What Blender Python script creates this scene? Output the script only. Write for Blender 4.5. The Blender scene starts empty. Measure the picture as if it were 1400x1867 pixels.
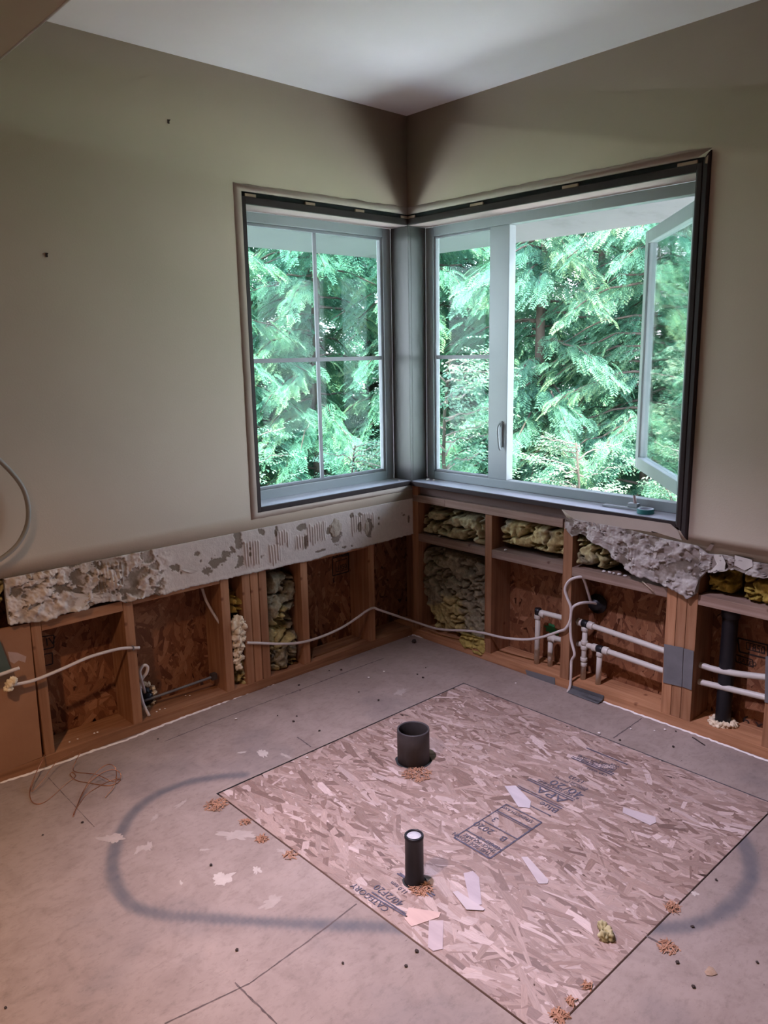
import bpy, bmesh, math, random
import numpy as np
from mathutils import Matrix, Vector, noise as mnoise

# ------------------------------------------------------------------ camera, world, lights
scene = bpy.context.scene
COL = scene.collection
cd = bpy.data.cameras.new('camera'); cam = bpy.data.objects.new('camera', cd); COL.objects.link(cam)
cam.matrix_world = Matrix([[0.731384, 0.15073, -0.6651, -2.66094], [-0.681726, 0.135707, -0.718911, -2.67966], [-0.018103, 0.979216, 0.20201, 1.4211], [0, 0, 0, 1]])
cd.sensor_fit = 'AUTO'; cd.sensor_width = 36.0; cd.lens = 27.3741; cd.clip_start = 0.02; cd.clip_end = 200
scene.camera = cam

EXPOSURE = 0.50
SKY_COL, SKY_STR = (0.80, 0.74, 1.0), 10.0
SUN_STR, LAMP_W, LAMP2_W = 20.0, 270.0, 150.0
LAMP_COL, LAMP2_COL = (0.77, 0.70, 1.0), (1.0, 0.62, 0.42)
ROOM = 6.5
CEIL = 2.447

w = bpy.data.worlds.new('World'); scene.world = w; w.use_nodes = True
nt = w.node_tree; nt.nodes.clear()
out = nt.nodes.new('ShaderNodeOutputWorld'); bg = nt.nodes.new('ShaderNodeBackground')
tc = nt.nodes.new('ShaderNodeTexCoord'); sp = nt.nodes.new('ShaderNodeSeparateXYZ'); cr = nt.nodes.new('ShaderNodeValToRGB')
nt.links.new(tc.outputs['Generated'], sp.inputs[0]); nt.links.new(sp.outputs[2], cr.inputs[0])
cr.color_ramp.elements[0].position = 0.0; cr.color_ramp.elements[0].color = (0.92, 0.86, 1.0, 1)
cr.color_ramp.elements[1].position = 0.8; cr.color_ramp.elements[1].color = (0.60, 0.60, 1.0, 1)
e = cr.color_ramp.elements.new(0.3); e.color = SKY_COL + (1,)
nt.links.new(cr.outputs[0], bg.inputs[0]); bg.inputs[1].default_value = SKY_STR
nt.links.new(bg.outputs[0], out.inputs[0])

def add_light(name, kind, loc, energy, color, rot=None, **kw):
    l = bpy.data.lights.new(name, kind); l.energy = energy; l.color = color
    for k, v in kw.items(): setattr(l, k, v)
    o = bpy.data.objects.new(name, l); o.location = loc
    if rot is not None: o.rotation_euler = rot
    COL.objects.link(o); return o
# high sun from over the roof of the house, lighting the trees and the yard
sund = Vector((0.14, 0.20, -0.95)).normalized()
s = add_light('sun', 'SUN', (0, 0, 8), SUN_STR, (1.0, 0.96, 0.88), angle=math.radians(0.6))
s.rotation_euler = sund.to_track_quat('-Z', 'Y').to_euler()
# portals steer sky sampling through the two window openings
p = add_light('window_portal', 'AREA', (-0.44, 0.24, 1.40), 1, (1, 1, 1), shape='RECTANGLE', size=0.95, size_y=1.25)
p.rotation_euler = Vector((0, -1, 0)).to_track_quat('-Z', 'Z').to_euler(); p.data.cycles.is_portal = True
p = add_light('window_portal', 'AREA', (0.24, -0.69, 1.40), 1, (1, 1, 1), shape='RECTANGLE', size=1.45, size_y=1.25)
p.rotation_euler = Vector((-1, 0, 0)).to_track_quat('-Z', 'Z').to_euler(); p.data.cycles.is_portal = True

scene.view_settings.view_transform = 'Standard'; scene.view_settings.look = 'None'
scene.view_settings.exposure = EXPOSURE; scene.view_settings.gamma = 1.0
scene.view_settings.use_curve_mapping = False
scene.cycles.max_bounces = 10; scene.cycles.diffuse_bounces = 6; scene.cycles.transparent_max_bounces = 12
scene.cycles.sample_clamp_indirect = 12.0

# ------------------------------------------------------------------ helpers
rng = np.random.default_rng(7)
random.seed(7)

def tag(o, label=None, cat=None, group=None, kind=None):
    if label: o['label'] = label
    if cat: o['category'] = cat
    if group: o['group'] = group
    if kind: o['kind'] = kind
    return o

def link(name, me, mat=None, parent=None, loc=None):
    o = bpy.data.objects.new(name, me); COL.objects.link(o)
    if mat is not None and me is not None:
        me.materials.clear(); me.materials.append(mat)
    if loc is not None: o.location = loc
    if parent is not None:
        o.parent = parent
        if parent.location.length > 0:
            o.matrix_parent_inverse = Matrix.Translation(parent.location).inverted()
    return o

def empty(name, loc, label=None, cat=None, group=None, kind=None):
    o = bpy.data.objects.new(name, None); o.location = loc; COL.objects.link(o)
    return tag(o, label, cat, group, kind)

def mesh_np(name, verts, faces, colors=None, uvs=None, smooth=False):
    """verts (n,3); faces (m,k) array or list of lists; colors per vertex (n,3)"""
    me = bpy.data.meshes.new(name)
    verts = np.asarray(verts, dtype=np.float32)
    if isinstance(faces, np.ndarray):
        m, k = faces.shape; fl = faces.ravel().astype(np.int32); tot = np.full(m, k, np.int32)
    else:
        tot = np.array([len(f) for f in faces], np.int32); fl = np.concatenate([np.asarray(f) for f in faces]).astype(np.int32); m = len(tot)
    me.vertices.add(len(verts)); me.vertices.foreach_set('co', verts.ravel())
    me.loops.add(len(fl)); me.loops.foreach_set('vertex_index', fl)
    me.polygons.add(m); st = np.concatenate([[0], np.cumsum(tot)[:-1]]).astype(np.int32)
    me.polygons.foreach_set('loop_start', st)
    try: me.polygons.foreach_set('loop_total', tot)
    except Exception: pass
    me.update(calc_edges=True)
    if colors is not None:
        a = me.attributes.new('Col', 'FLOAT_COLOR', 'POINT')
        c = np.ones((len(verts), 4), np.float32); c[:, :3] = colors; a.data.foreach_set('color', c.ravel())
    if uvs is not None:
        u = me.uv_layers.new(name='UVMap'); uv = np.asarray(uvs, np.float32)[fl]; u.data.foreach_set('uv', uv.ravel())
    if smooth: me.polygons.foreach_set('use_smooth', np.ones(m, bool))
    me.validate(); me.update()
    return me

def bm_mesh(bm, name, smooth=False):
    me = bpy.data.meshes.new(name); bm.to_mesh(me); bm.free()
    if smooth: me.polygons.foreach_set('use_smooth', np.ones(len(me.polygons), bool))
    return me

def add_box(bm, x0, x1, y0, y1, z0, z1, bev=0.0):
    r = bmesh.ops.create_cube(bm, size=1.0)
    vs = r['verts']
    for v in vs:
        v.co = Vector(((x0 + x1) / 2 + v.co.x * (x1 - x0), (y0 + y1) / 2 + v.co.y * (y1 - y0), (z0 + z1) / 2 + v.co.z * (z1 - z0)))
    if bev > 0:
        es = list({e for v in vs for e in v.link_edges})
        bmesh.ops.bevel(bm, geom=es, offset=bev, segments=2, affect='EDGES', profile=0.6)

def box(name, x0, x1, y0, y1, z0, z1, mat, parent=None, bev=0.0015, origin=None):
    bm = bmesh.new()
    add_box(bm, x0, x1, y0, y1, z0, z1, min(bev, 0.3 * min(x1 - x0, y1 - y0, z1 - z0)))
    if origin is None and parent is None: origin = ((x0 + x1) / 2, (y0 + y1) / 2, z0)
    if origin is not None:
        bmesh.ops.translate(bm, vec=-Vector(origin), verts=bm.verts)
    return link(name, bm_mesh(bm, name), mat, parent, origin)

def prism(name, pts, thick, mat, parent=None):
    """extrude a polygon (3D, planar) along the vector thick"""
    bm = bmesh.new(); a = [bm.verts.new(p) for p in pts]; b = [bm.verts.new(Vector(p) + Vector(thick)) for p in pts]
    bm.faces.new(a); bm.faces.new(b[::-1]); n = len(a)
    for i in range(n): bm.faces.new((a[i], b[i], b[(i + 1) % n], a[(i + 1) % n]))
    bmesh.ops.recalc_face_normals(bm, faces=bm.faces)
    return link(name, bm_mesh(bm, name), mat, parent)

def smooth_path(pts, n=8):
    P = [Vector(p) for p in pts]
    if len(P) < 3: return P
    P = [P[0] * 2 - P[1]] + P + [P[-1] * 2 - P[-2]]; o = []
    for i in range(1, len(P) - 2):
        for k in range(n):
            t = k / n; a, b, c, d = P[i - 1:i + 3]
            o.append(0.5 * ((2 * b) + (c - a) * t + (2 * a - 5 * b + 4 * c - d) * t * t + (3 * b - a - 3 * c + d) * t ** 3))
    o.append(P[-2]); return o

def tube_bm(bm, pts, r, sides=10, flat=1.0, closed_caps=True):
    pts = [Vector(p) for p in pts]; rings = []; up = Vector((0, 0, 1)); prev = None
    for i, p in enumerate(pts):
        t = (pts[min(i + 1, len(pts) - 1)] - pts[max(i - 1, 0)]).normalized()
        if prev is None:
            a = t.cross(up)
            if a.length < 1e-3: a = t.cross(Vector((1, 0, 0)))
            a.normalize()
        else:
            a = (prev - t * prev.dot(t)).normalized()
        prev = a; b = t.cross(a)
        rr = r[i] if isinstance(r, (list, tuple)) else r
        rings.append([bm.verts.new(p + a * math.cos(2 * math.pi * k / sides) * rr + b * math.sin(2 * math.pi * k / sides) * rr * flat) for k in range(sides)])
    for A, B in zip(rings, rings[1:]):
        for k in range(sides):
            f = bm.faces.new((A[k], A[(k + 1) % sides], B[(k + 1) % sides], B[k])); f.smooth = True
    if closed_caps:
        bm.faces.new(rings[0][::-1]); bm.faces.new(rings[-1])

def tube(name, pts, r, mat, parent=None, sides=10, smooth=True, flat=1.0):
    bm = bmesh.new(); P = smooth_path(pts) if smooth else pts
    tube_bm(bm, P, r, sides, flat)
    return link(name, bm_mesh(bm, name), mat, parent)

def lathe(name, prof, mat, parent=None, loc=(0, 0, 0), seg=48, axis='Z'):
    bm = bmesh.new(); rings = []
    for r, z in prof:
        rings.append([bm.verts.new((r * math.cos(2 * math.pi * k / seg), r * math.sin(2 * math.pi * k / seg), z)) for k in range(seg)])
    for A, B in zip(rings, rings[1:]):
        for k in range(seg):
            f = bm.faces.new((A[k], A[(k + 1) % seg], B[(k + 1) % seg], B[k])); f.smooth = True
    bmesh.ops.remove_doubles(bm, verts=bm.verts, dist=1e-6)
    M = {'Z': Matrix(), 'X': Matrix.Rotation(math.pi / 2, 4, 'Y'), 'Y': Matrix.Rotation(-math.pi / 2, 4, 'X')}[axis]
    bmesh.ops.transform(bm, matrix=Matrix.Translation(loc) @ M, verts=bm.verts)
    bmesh.ops.recalc_face_normals(bm, faces=bm.faces)
    me = bm_mesh(bm, name); o = link(name, me, mat, parent)
    return o

def vnoise(x, y, seed=0):
    """vectorised 2D value noise 0..1"""
    x = np.asarray(x, float); y = np.asarray(y, float)
    xi = np.floor(x).astype(np.int64); yi = np.floor(y).astype(np.int64); fx = x - xi; fy = y - yi
    def h(a, b):
        n = (a * 374761393 + b * 668265263 + seed * 974711) & 0xffffffff
        n = ((n ^ (n >> 13)) * 1274126177) & 0xffffffff
        return ((n ^ (n >> 16)) & 0xffff) / 65535.0
    u = fx * fx * (3 - 2 * fx); v = fy * fy * (3 - 2 * fy)
    return (h(xi, yi) * (1 - u) + h(xi + 1, yi) * u) * (1 - v) + (h(xi, yi + 1) * (1 - u) + h(xi + 1, yi + 1) * u) * v

def fbm(x, y, seed=0, oct=4, gain=0.5):
    s = 0; a = 1; t = 0
    for k in range(oct):
        s = s + a * vnoise(x * 2 ** k, y * 2 ** k, seed + k * 17); t += a; a *= gain
    return s / t

def sstep(a, b, x):
    t = np.clip((x - a) / (b - a), 0, 1); return t * t * (3 - 2 * t)

# ------------------------------------------------------------------ materials
def new_mat(name):
    m = bpy.data.materials.new(name); m.use_nodes = True; nt = m.node_tree
    return m, nt, nt.nodes['Principled BSDF']

def noise_node(nt, scale, detail=4, rough=0.55, stretch=(1, 1, 1), coord='Object', dist=0.0):
    tc = nt.nodes.new('ShaderNodeTexCoord'); mp = nt.nodes.new('ShaderNodeMapping'); n = nt.nodes.new('ShaderNodeTexNoise')
    mp.inputs['Scale'].default_value = stretch
    nt.links.new(tc.outputs[coord], mp.inputs[0]); nt.links.new(mp.outputs[0], n.inputs['Vector'])
    n.inputs['Scale'].default_value = scale; n.inputs['Detail'].default_value = detail; n.inputs['Roughness'].default_value = rough
    n.inputs['Distortion'].default_value = dist
    return n

def ramp(nt, src, stops):
    r = nt.nodes.new('ShaderNodeValToRGB'); els = r.color_ramp.elements
    els[0].position, els[0].color = stops[0][0], tuple(stops[0][1]) + (1,)
    els[1].position, els[1].color = stops[-1][0], tuple(stops[-1][1]) + (1,)
    for p, c in stops[1:-1]:
        e = els.new(p); e.color = tuple(c) + (1,)
    nt.links.new(src, r.inputs[0]); return r

def mix(nt, fac, a, b, mode='MIX'):
    m = nt.nodes.new('ShaderNodeMix'); m.data_type = 'RGBA'; m.blend_type = mode
    for sock, v in ((m.inputs[0], fac), (m.inputs[6], a), (m.inputs[7], b)):
        if hasattr(v, 'node'): nt.links.new(v, sock)
        elif isinstance(v, (tuple, list)): sock.default_value = tuple(v) + (1,) if len(v) == 3 else v
        else: sock.default_value = v
    return m.outputs[2]

def bump(nt, bsdf, src, strength=0.3, dist=0.002, chain=None):
    b = nt.nodes.new('ShaderNodeBump'); b.inputs['Strength'].default_value = strength; b.inputs['Distance'].default_value = dist
    nt.links.new(src, b.inputs['Height'])
    if chain is not None: nt.links.new(chain.outputs[0], b.inputs['Normal'])
    nt.links.new(b.outputs[0], bsdf.inputs['Normal']); return b

def pm(name, stops, scale=8, rough=0.6, stretch=(1, 1, 1), bumpy=0.0, bscale=60, metallic=0.0, spec=0.4, detail=5, coord='Object', dist=0.0):
    m, nt, b = new_mat(name)
    n = noise_node(nt, scale, detail, 0.6, stretch, coord, dist)
    r = ramp(nt, n.outputs['Fac'], stops); nt.links.new(r.outputs[0], b.inputs['Base Color'])
    b.inputs['Roughness'].default_value = rough; b.inputs['Metallic'].default_value = metallic
    b.inputs['Specular IOR Level'].default_value = spec
    if bumpy > 0:
        n2 = noise_node(nt, bscale, 4, 0.6, stretch, coord); bump(nt, b, n2.outputs['Fac'], bumpy, 0.003)
    return m

def wood_mat(name, axis, c0, c1, c2, rough=0.7):
    st = {'X': (1.2, 26, 26), 'Y': (26, 1.2, 26), 'Z': (26, 26, 1.2)}[axis]
    m, nt, b = new_mat(name)
    n = noise_node(nt, 1.6, 6, 0.6, st, dist=0.6)
    r = ramp(nt, n.outputs['Fac'], [(0.25, c0), (0.5, c1), (0.78, c2)])
    n2 = noise_node(nt, 5, 3, 0.5)
    oi = nt.nodes.new('ShaderNodeObjectInfo')
    hs = nt.nodes.new('ShaderNodeHueSaturation'); mr = nt.nodes.new('ShaderNodeMapRange')
    mr.inputs['To Min'].default_value = 0.75; mr.inputs['To Max'].default_value = 1.2
    nt.links.new(oi.outputs['Random'], mr.inputs[0]); nt.links.new(mr.outputs[0], hs.inputs['Value'])
    c = mix(nt, 0.35, r.outputs[0], ramp(nt, n2.outputs['Fac'], [(0.3, (0.35, 0.3, 0.28)), (0.7, (1, 1, 1))]).outputs[0], 'MULTIPLY')
    v = nt.nodes.new('ShaderNodeTexVoronoi'); tcn = nt.nodes.new('ShaderNodeTexCoord'); nt.links.new(tcn.outputs['Object'], v.inputs['Vector'])
    v.inputs['Scale'].default_value = 9
    kn = ramp(nt, v.outputs['Distance'], [(0.03, (0.25, 0.12, 0.06)), (0.10, (1, 1, 1))])
    c = mix(nt, 0.8, c, kn.outputs[0], 'MULTIPLY')
    nt.links.new(c, hs.inputs['Color']); nt.links.new(hs.outputs[0], b.inputs['Base Color'])
    b.inputs['Roughness'].default_value = rough; b.inputs['Specular IOR Level'].default_value = 0.25
    bump(nt, b, n.outputs['Fac'], 0.25, 0.002)
    return m

def attr_mat(name, rough=0.7, grain=0.0, bumpy=0.2, bscale=120, coord='Object', stretch=(1, 1, 1), spec=0.3, gscale=40):
    m, nt, b = new_mat(name)
    a = nt.nodes.new('ShaderNodeAttribute'); a.attribute_name = 'Col'
    src = a.outputs['Color']
    if grain > 0:
        n = noise_node(nt, gscale, 5, 0.65, stretch, coord)
        g = ramp(nt, n.outputs['Fac'], [(0.3, (1 - grain,) * 3), (0.7, (1, 1, 1))])
        src = mix(nt, 1.0, src, g.outputs[0], 'MULTIPLY')
    nt.links.new(src, b.inputs['Base Color']); b.inputs['Roughness'].default_value = rough
    b.inputs['Specular IOR Level'].default_value = spec
    n2 = noise_node(nt, bscale, 4, 0.6, stretch if coord == 'UV' else (1, 1, 1), coord); bump(nt, b, n2.outputs['Fac'], bumpy, 0.002)
    return m

STUD_C = ((0.23, 0.100, 0.044), (0.38, 0.185, 0.088), (0.49, 0.27, 0.145))
WOOD_X = wood_mat('framing_lumber_along', 'X', *STUD_C)
WOOD_Y = wood_mat('framing_lumber_across', 'Y', *STUD_C)
WOOD_Z = wood_mat('framing_lumber_upright', 'Z', *STUD_C)
WEATHER_Y = wood_mat('weathered_lumber', 'Y', (0.20, 0.13, 0.09), (0.31, 0.21, 0.15), (0.42, 0.31, 0.24))
WALLP = pm('beige_wall_paint', [(0.3, (0.385, 0.310, 0.222)), (0.7, (0.415, 0.337, 0.245))], 1.4, 0.62, bumpy=0.12, bscale=160, spec=0.35)
CEILP = pm('white_ceiling_paint', [(0.3, (0.82, 0.81, 0.80)), (0.7, (0.88, 0.87, 0.86))], 1.5, 0.8, bumpy=0.1, bscale=90, spec=0.2)
BAREP = pm('bare_drywall_border', [(0.3, (0.40, 0.335, 0.265)), (0.7, (0.45, 0.385, 0.31))], 5, 0.75, bumpy=0.2, bscale=70, spec=0.2)
VINYL = pm('white_vinyl', [(0.3, (0.28, 0.33, 0.325)), (0.7, (0.33, 0.38, 0.375))], 3, 0.35, spec=0.5)
DARKJ = pm('dark_stained_jamb', [(0.3, (0.020, 0.015, 0.014)), (0.7, (0.045, 0.033, 0.029))], 3, 0.55, (1, 1, 0.1), bumpy=0.15, spec=0.25)
POSTM = pm('stained_post_board', [(0.3, (0.065, 0.062, 0.056)), (0.7, (0.09, 0.086, 0.078))], 4, 0.42, (1, 1, 0.1), spec=0.5)
JAMBW = pm('jamb_underside_reflection', [(0.3, (0.42, 0.32, 0.29)), (0.7, (0.52, 0.41, 0.37))], 5, 0.5, spec=0.5)  # pinkish reflected light put into the colour of the head underside
SILLM = pm('sill_top_sky_sheen', [(0.3, (0.52, 0.54, 0.60)), (0.7, (0.60, 0.62, 0.68))], 6, 0.24, spec=0.7)  # sky reflection on the satin top put into a pale blue colour
GAPM = pm('dark_gap', [(0.3, (0.012, 0.016, 0.015)), (0.7, (0.03, 0.035, 0.033))], 9, 0.9)
TAPEM = pm('teal_tape', [(0.3, (0.02, 0.13, 0.12)), (0.7, (0.03, 0.17, 0.15))], 9, 0.5)
ABS = pm('black_abs', [(0.3, (0.007, 0.007, 0.009)), (0.7, (0.014, 0.014, 0.016))], 9, 0.42, spec=0.35)
GREYABS = pm('dusty_grey_abs', [(0.3, (0.032, 0.028, 0.028)), (0.7, (0.060, 0.054, 0.052))], 12, 0.55, spec=0.4)
CPVC = pm('cream_pipe', [(0.3, (0.50, 0.47, 0.40)), (0.7, (0.60, 0.57, 0.49))], 6, 0.35, spec=0.5)
CABLE = pm('white_cable_jacket', [(0.3, (0.52, 0.47, 0.42)), (0.7, (0.62, 0.57, 0.52))], 10, 0.45, spec=0.5)
GREYCAB = pm('grey_cable_jacket', [(0.3, (0.20, 0.20, 0.17)), (0.7, (0.28, 0.27, 0.23))], 10, 0.5, spec=0.4)
COPPER = pm('copper_wire', [(0.3, (0.42, 0.18, 0.09)), (0.7, (0.62, 0.30, 0.16))], 20, 0.33, metallic=0.9)
STEEL = pm('galvanised_steel', [(0.3, (0.15, 0.155, 0.155)), (0.7, (0.20, 0.205, 0.205))], 14, 0.5, metallic=0.35)
FOAM = pm('cream_foam', [(0.3, (0.60, 0.48, 0.30)), (0.7, (0.80, 0.70, 0.50))], 30, 0.8, bumpy=0.5, bscale=80)
TANB = pm('tan_fibre_board', [(0.25, (0.24, 0.115, 0.055)), (0.6, (0.29, 0.145, 0.07)), (0.8, (0.33, 0.18, 0.10))], 4, 0.7, bumpy=0.15)
GREENB = pm('grey_green_board', [(0.3, (0.055, 0.08, 0.065)), (0.7, (0.08, 0.11, 0.09))], 5, 0.7)
WHITEP = pm('white_plaster', [(0.3, (0.62, 0.57, 0.51)), (0.7, (0.76, 0.71, 0.65))], 20, 0.9, bumpy=0.6, bscale=90)
CHIP = pm('wood_shaving', [(0.3, (0.27, 0.13, 0.07)), (0.7, (0.40, 0.22, 0.13))], 20, 0.8)
DARKBIT = pm('dark_debris', [(0.3, (0.02, 0.015, 0.012)), (0.7, (0.06, 0.04, 0.03))], 30, 0.9)
INK = pm('stamp_ink', [(0.35, (0.05, 0.055, 0.085)), (0.75, (0.15, 0.135, 0.16))], 60, 0.8)
INKD = pm('stamp_ink_dark', [(0.35, (0.012, 0.008, 0.006)), (0.75, (0.035, 0.02, 0.014))], 60, 0.8)
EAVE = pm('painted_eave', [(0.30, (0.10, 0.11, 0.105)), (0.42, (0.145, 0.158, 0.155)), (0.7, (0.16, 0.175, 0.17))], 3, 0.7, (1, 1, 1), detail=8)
SHIM = pm('pine_shim', [(0.3, (0.30, 0.21, 0.13)), (0.7, (0.42, 0.31, 0.21))], 12, 0.7)
LOGM = pm('bark', [(0.3, (0.035, 0.032, 0.022)), (0.7, (0.075, 0.07, 0.05))], 14, 0.9, (1, 1, 0.2), bumpy=0.6)
TWIGM = pm('pale_twig', [(0.3, (0.13, 0.11, 0.09)), (0.7, (0.24, 0.21, 0.18))], 14, 0.8)
BOUNCE_GROUND = pm('pale_bounce_ground', [(0.3, (0.66, 0.66, 0.66)), (0.7, (0.80, 0.80, 0.80))], 30, 0.9, bumpy=0.5, bscale=40)  # unseen pale ground, added to throw daylight up onto the ceiling
STRAND = attr_mat('wood_strands', 0.42, grain=0.30, bumpy=0.35, bscale=60, coord='UV', stretch=(0.12, 1, 1), gscale=30, spec=0.6)
STRANDW = attr_mat('wood_strands_wall', 0.7, grain=0.35, bumpy=0.3, bscale=60, coord='UV', stretch=(0.12, 1, 1), gscale=30, spec=0.2)
TORN = attr_mat('torn_drywall_surface', 0.85, grain=0.10, bumpy=0.45, bscale=140, spec=0.2, gscale=60)
WOOL = attr_mat('glass_wool', 0.95, grain=0.45, bumpy=0.9, bscale=130, spec=0.1, gscale=55)

def floor_mat():
    m, nt, b = new_mat('worn_underlayment')
    n1 = noise_node(nt, 2.2, 6, 0.6); n2 = noise_node(nt, 34, 6, 0.7, (1, 1.6, 1)); n3 = noise_node(nt, 11, 5, 0.65, dist=0.8)
    base = ramp(nt, n1.outputs['Fac'], [(0.3, (0.245, 0.192, 0.158)), (0.7, (0.315, 0.255, 0.215))])
    sp = ramp(nt, n2.outputs['Fac'], [(0.30, (0.62, 0.60, 0.58)), (0.50, (1, 1, 1))])
    bl = ramp(nt, n3.outputs['Fac'], [(0.28, (0.80, 0.78, 0.77)), (0.55, (1, 1, 1)), (0.78, (1.08, 1.07, 1.06))])
    c = mix(nt, 0.55, base.outputs[0], sp.outputs[0], 'MULTIPLY'); c = mix(nt, 0.9, c, bl.outputs[0], 'MULTIPLY')
    a = nt.nodes.new('ShaderNodeAttribute'); a.attribute_name = 'Col'
    s = nt.nodes.new('ShaderNodeSeparateColor'); nt.links.new(a.outputs['Color'], s.inputs[0])
    c = mix(nt, s.outputs[0], c, (0.095, 0.095, 0.100))
    # fine scuffs
    n4 = noise_node(nt, 70, 3, 0.5, (0.5, 2.6, 1), dist=1.5)
    sc = ramp(nt, n4.outputs['Fac'], [(0.245, (0.35, 0.30, 0.28)), (0.29, (1, 1, 1))])
    c = mix(nt, 0.8, c, sc.outputs[0], 'MULTIPLY')
    nt.links.new(c, b.inputs['Base Color']); b.inputs['Roughness'].default_value = 0.58; b.inputs['Specular IOR Level'].default_value = 0.35
    bump(nt, b, n2.outputs['Fac'], 0.25, 0.0015)
    return m
FLOORM = floor_mat()

def glass_mat(name, tint=(0.86, 0.95, 0.93), gain=1.0):
    m = bpy.data.materials.new(name); m.use_nodes = True; nt = m.node_tree; nt.nodes.clear()
    o = nt.nodes.new('ShaderNodeOutputMaterial'); mx = nt.nodes.new('ShaderNodeMixShader'); fr = nt.nodes.new('ShaderNodeMath'); lw = nt.nodes.new('ShaderNodeLayerWeight'); fm = nt.nodes.new('ShaderNodeMath')
    lw.inputs[0].default_value = 0.5; fm.operation = 'POWER'; fm.inputs[1].default_value = 4.0; nt.links.new(lw.outputs['Facing'], fm.inputs[0])
    fr.operation = 'MULTIPLY_ADD'; fr.inputs[1].default_value = 0.92; fr.inputs[2].default_value = 0.006; nt.links.new(fm.outputs[0], fr.inputs[0])
    t = nt.nodes.new('ShaderNodeBsdfTransparent'); g = nt.nodes.new('ShaderNodeBsdfGlossy'); t.inputs[0].default_value = tint + (1,)
    g.inputs['Roughness'].default_value = 0.03
    tc = nt.nodes.new('ShaderNodeTexCoord'); n = nt.nodes.new('ShaderNodeTexNoise'); mp = nt.nodes.new('ShaderNodeMapping')
    mp.inputs['Scale'].default_value = (1.5, 1.5, 14); nt.links.new(tc.outputs['Object'], mp.inputs[0]); nt.links.new(mp.outputs[0], n.inputs[0])
    n.inputs['Scale'].default_value = 2.0
    bp = nt.nodes.new('ShaderNodeBump'); bp.inputs['Strength'].default_value = 0.05; bp.inputs['Distance'].default_value = 0.01
    nt.links.new(n.outputs['Fac'], bp.inputs['Height']); nt.links.new(bp.outputs[0], g.inputs['Normal'])
    nt.links.new(fr.outputs[0], mx.inputs[0]); nt.links.new(t.outputs[0], mx.inputs[1]); nt.links.new(g.outputs[0], mx.inputs[2])
    nt.links.new(mx.outputs[0], o.inputs[0]); return m
GLASS = glass_mat('window_glass')

def leaf_mat(name, dark, light, hi):
    m = bpy.data.materials.new(name); m.use_nodes = True; nt = m.node_tree; nt.nodes.clear()
    o = nt.nodes.new('ShaderNodeOutputMaterial'); mx = nt.nodes.new('ShaderNodeMixShader')
    d = nt.nodes.new('ShaderNodeBsdfDiffuse'); t = nt.nodes.new('ShaderNodeBsdfTranslucent')
    a = nt.nodes.new('ShaderNodeAttribute'); a.attribute_name = 'Col'
    s = nt.nodes.new('ShaderNodeSeparateColor'); nt.links.new(a.outputs['Color'], s.inputs[0])
    r = ramp(nt, s.outputs[0], [(0.0, dark), (0.6, light), (1.0, hi)])
    nt.links.new(r.outputs[0], d.inputs[0]); nt.links.new(r.outputs[0], t.inputs[0]); mx.inputs[0].default_value = 0.35
    nt.links.new(d.outputs[0], mx.inputs[1]); nt.links.new(t.outputs[0], mx.inputs[2]); nt.links.new(mx.outputs[0], o.inputs[0]); return m
CEDAR = leaf_mat('cedar_foliage', (0.036, 0.125, 0.09), (0.13, 0.32, 0.19), (0.30, 0.45, 0.20))
BROAD = leaf_mat('broad_foliage', (0.06, 0.16, 0.10), (0.17, 0.34, 0.21), (0.38, 0.50, 0.32))

# ------------------------------------------------------------------ the room shell
def struct(o): o['kind'] = 'structure'; return o

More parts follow.
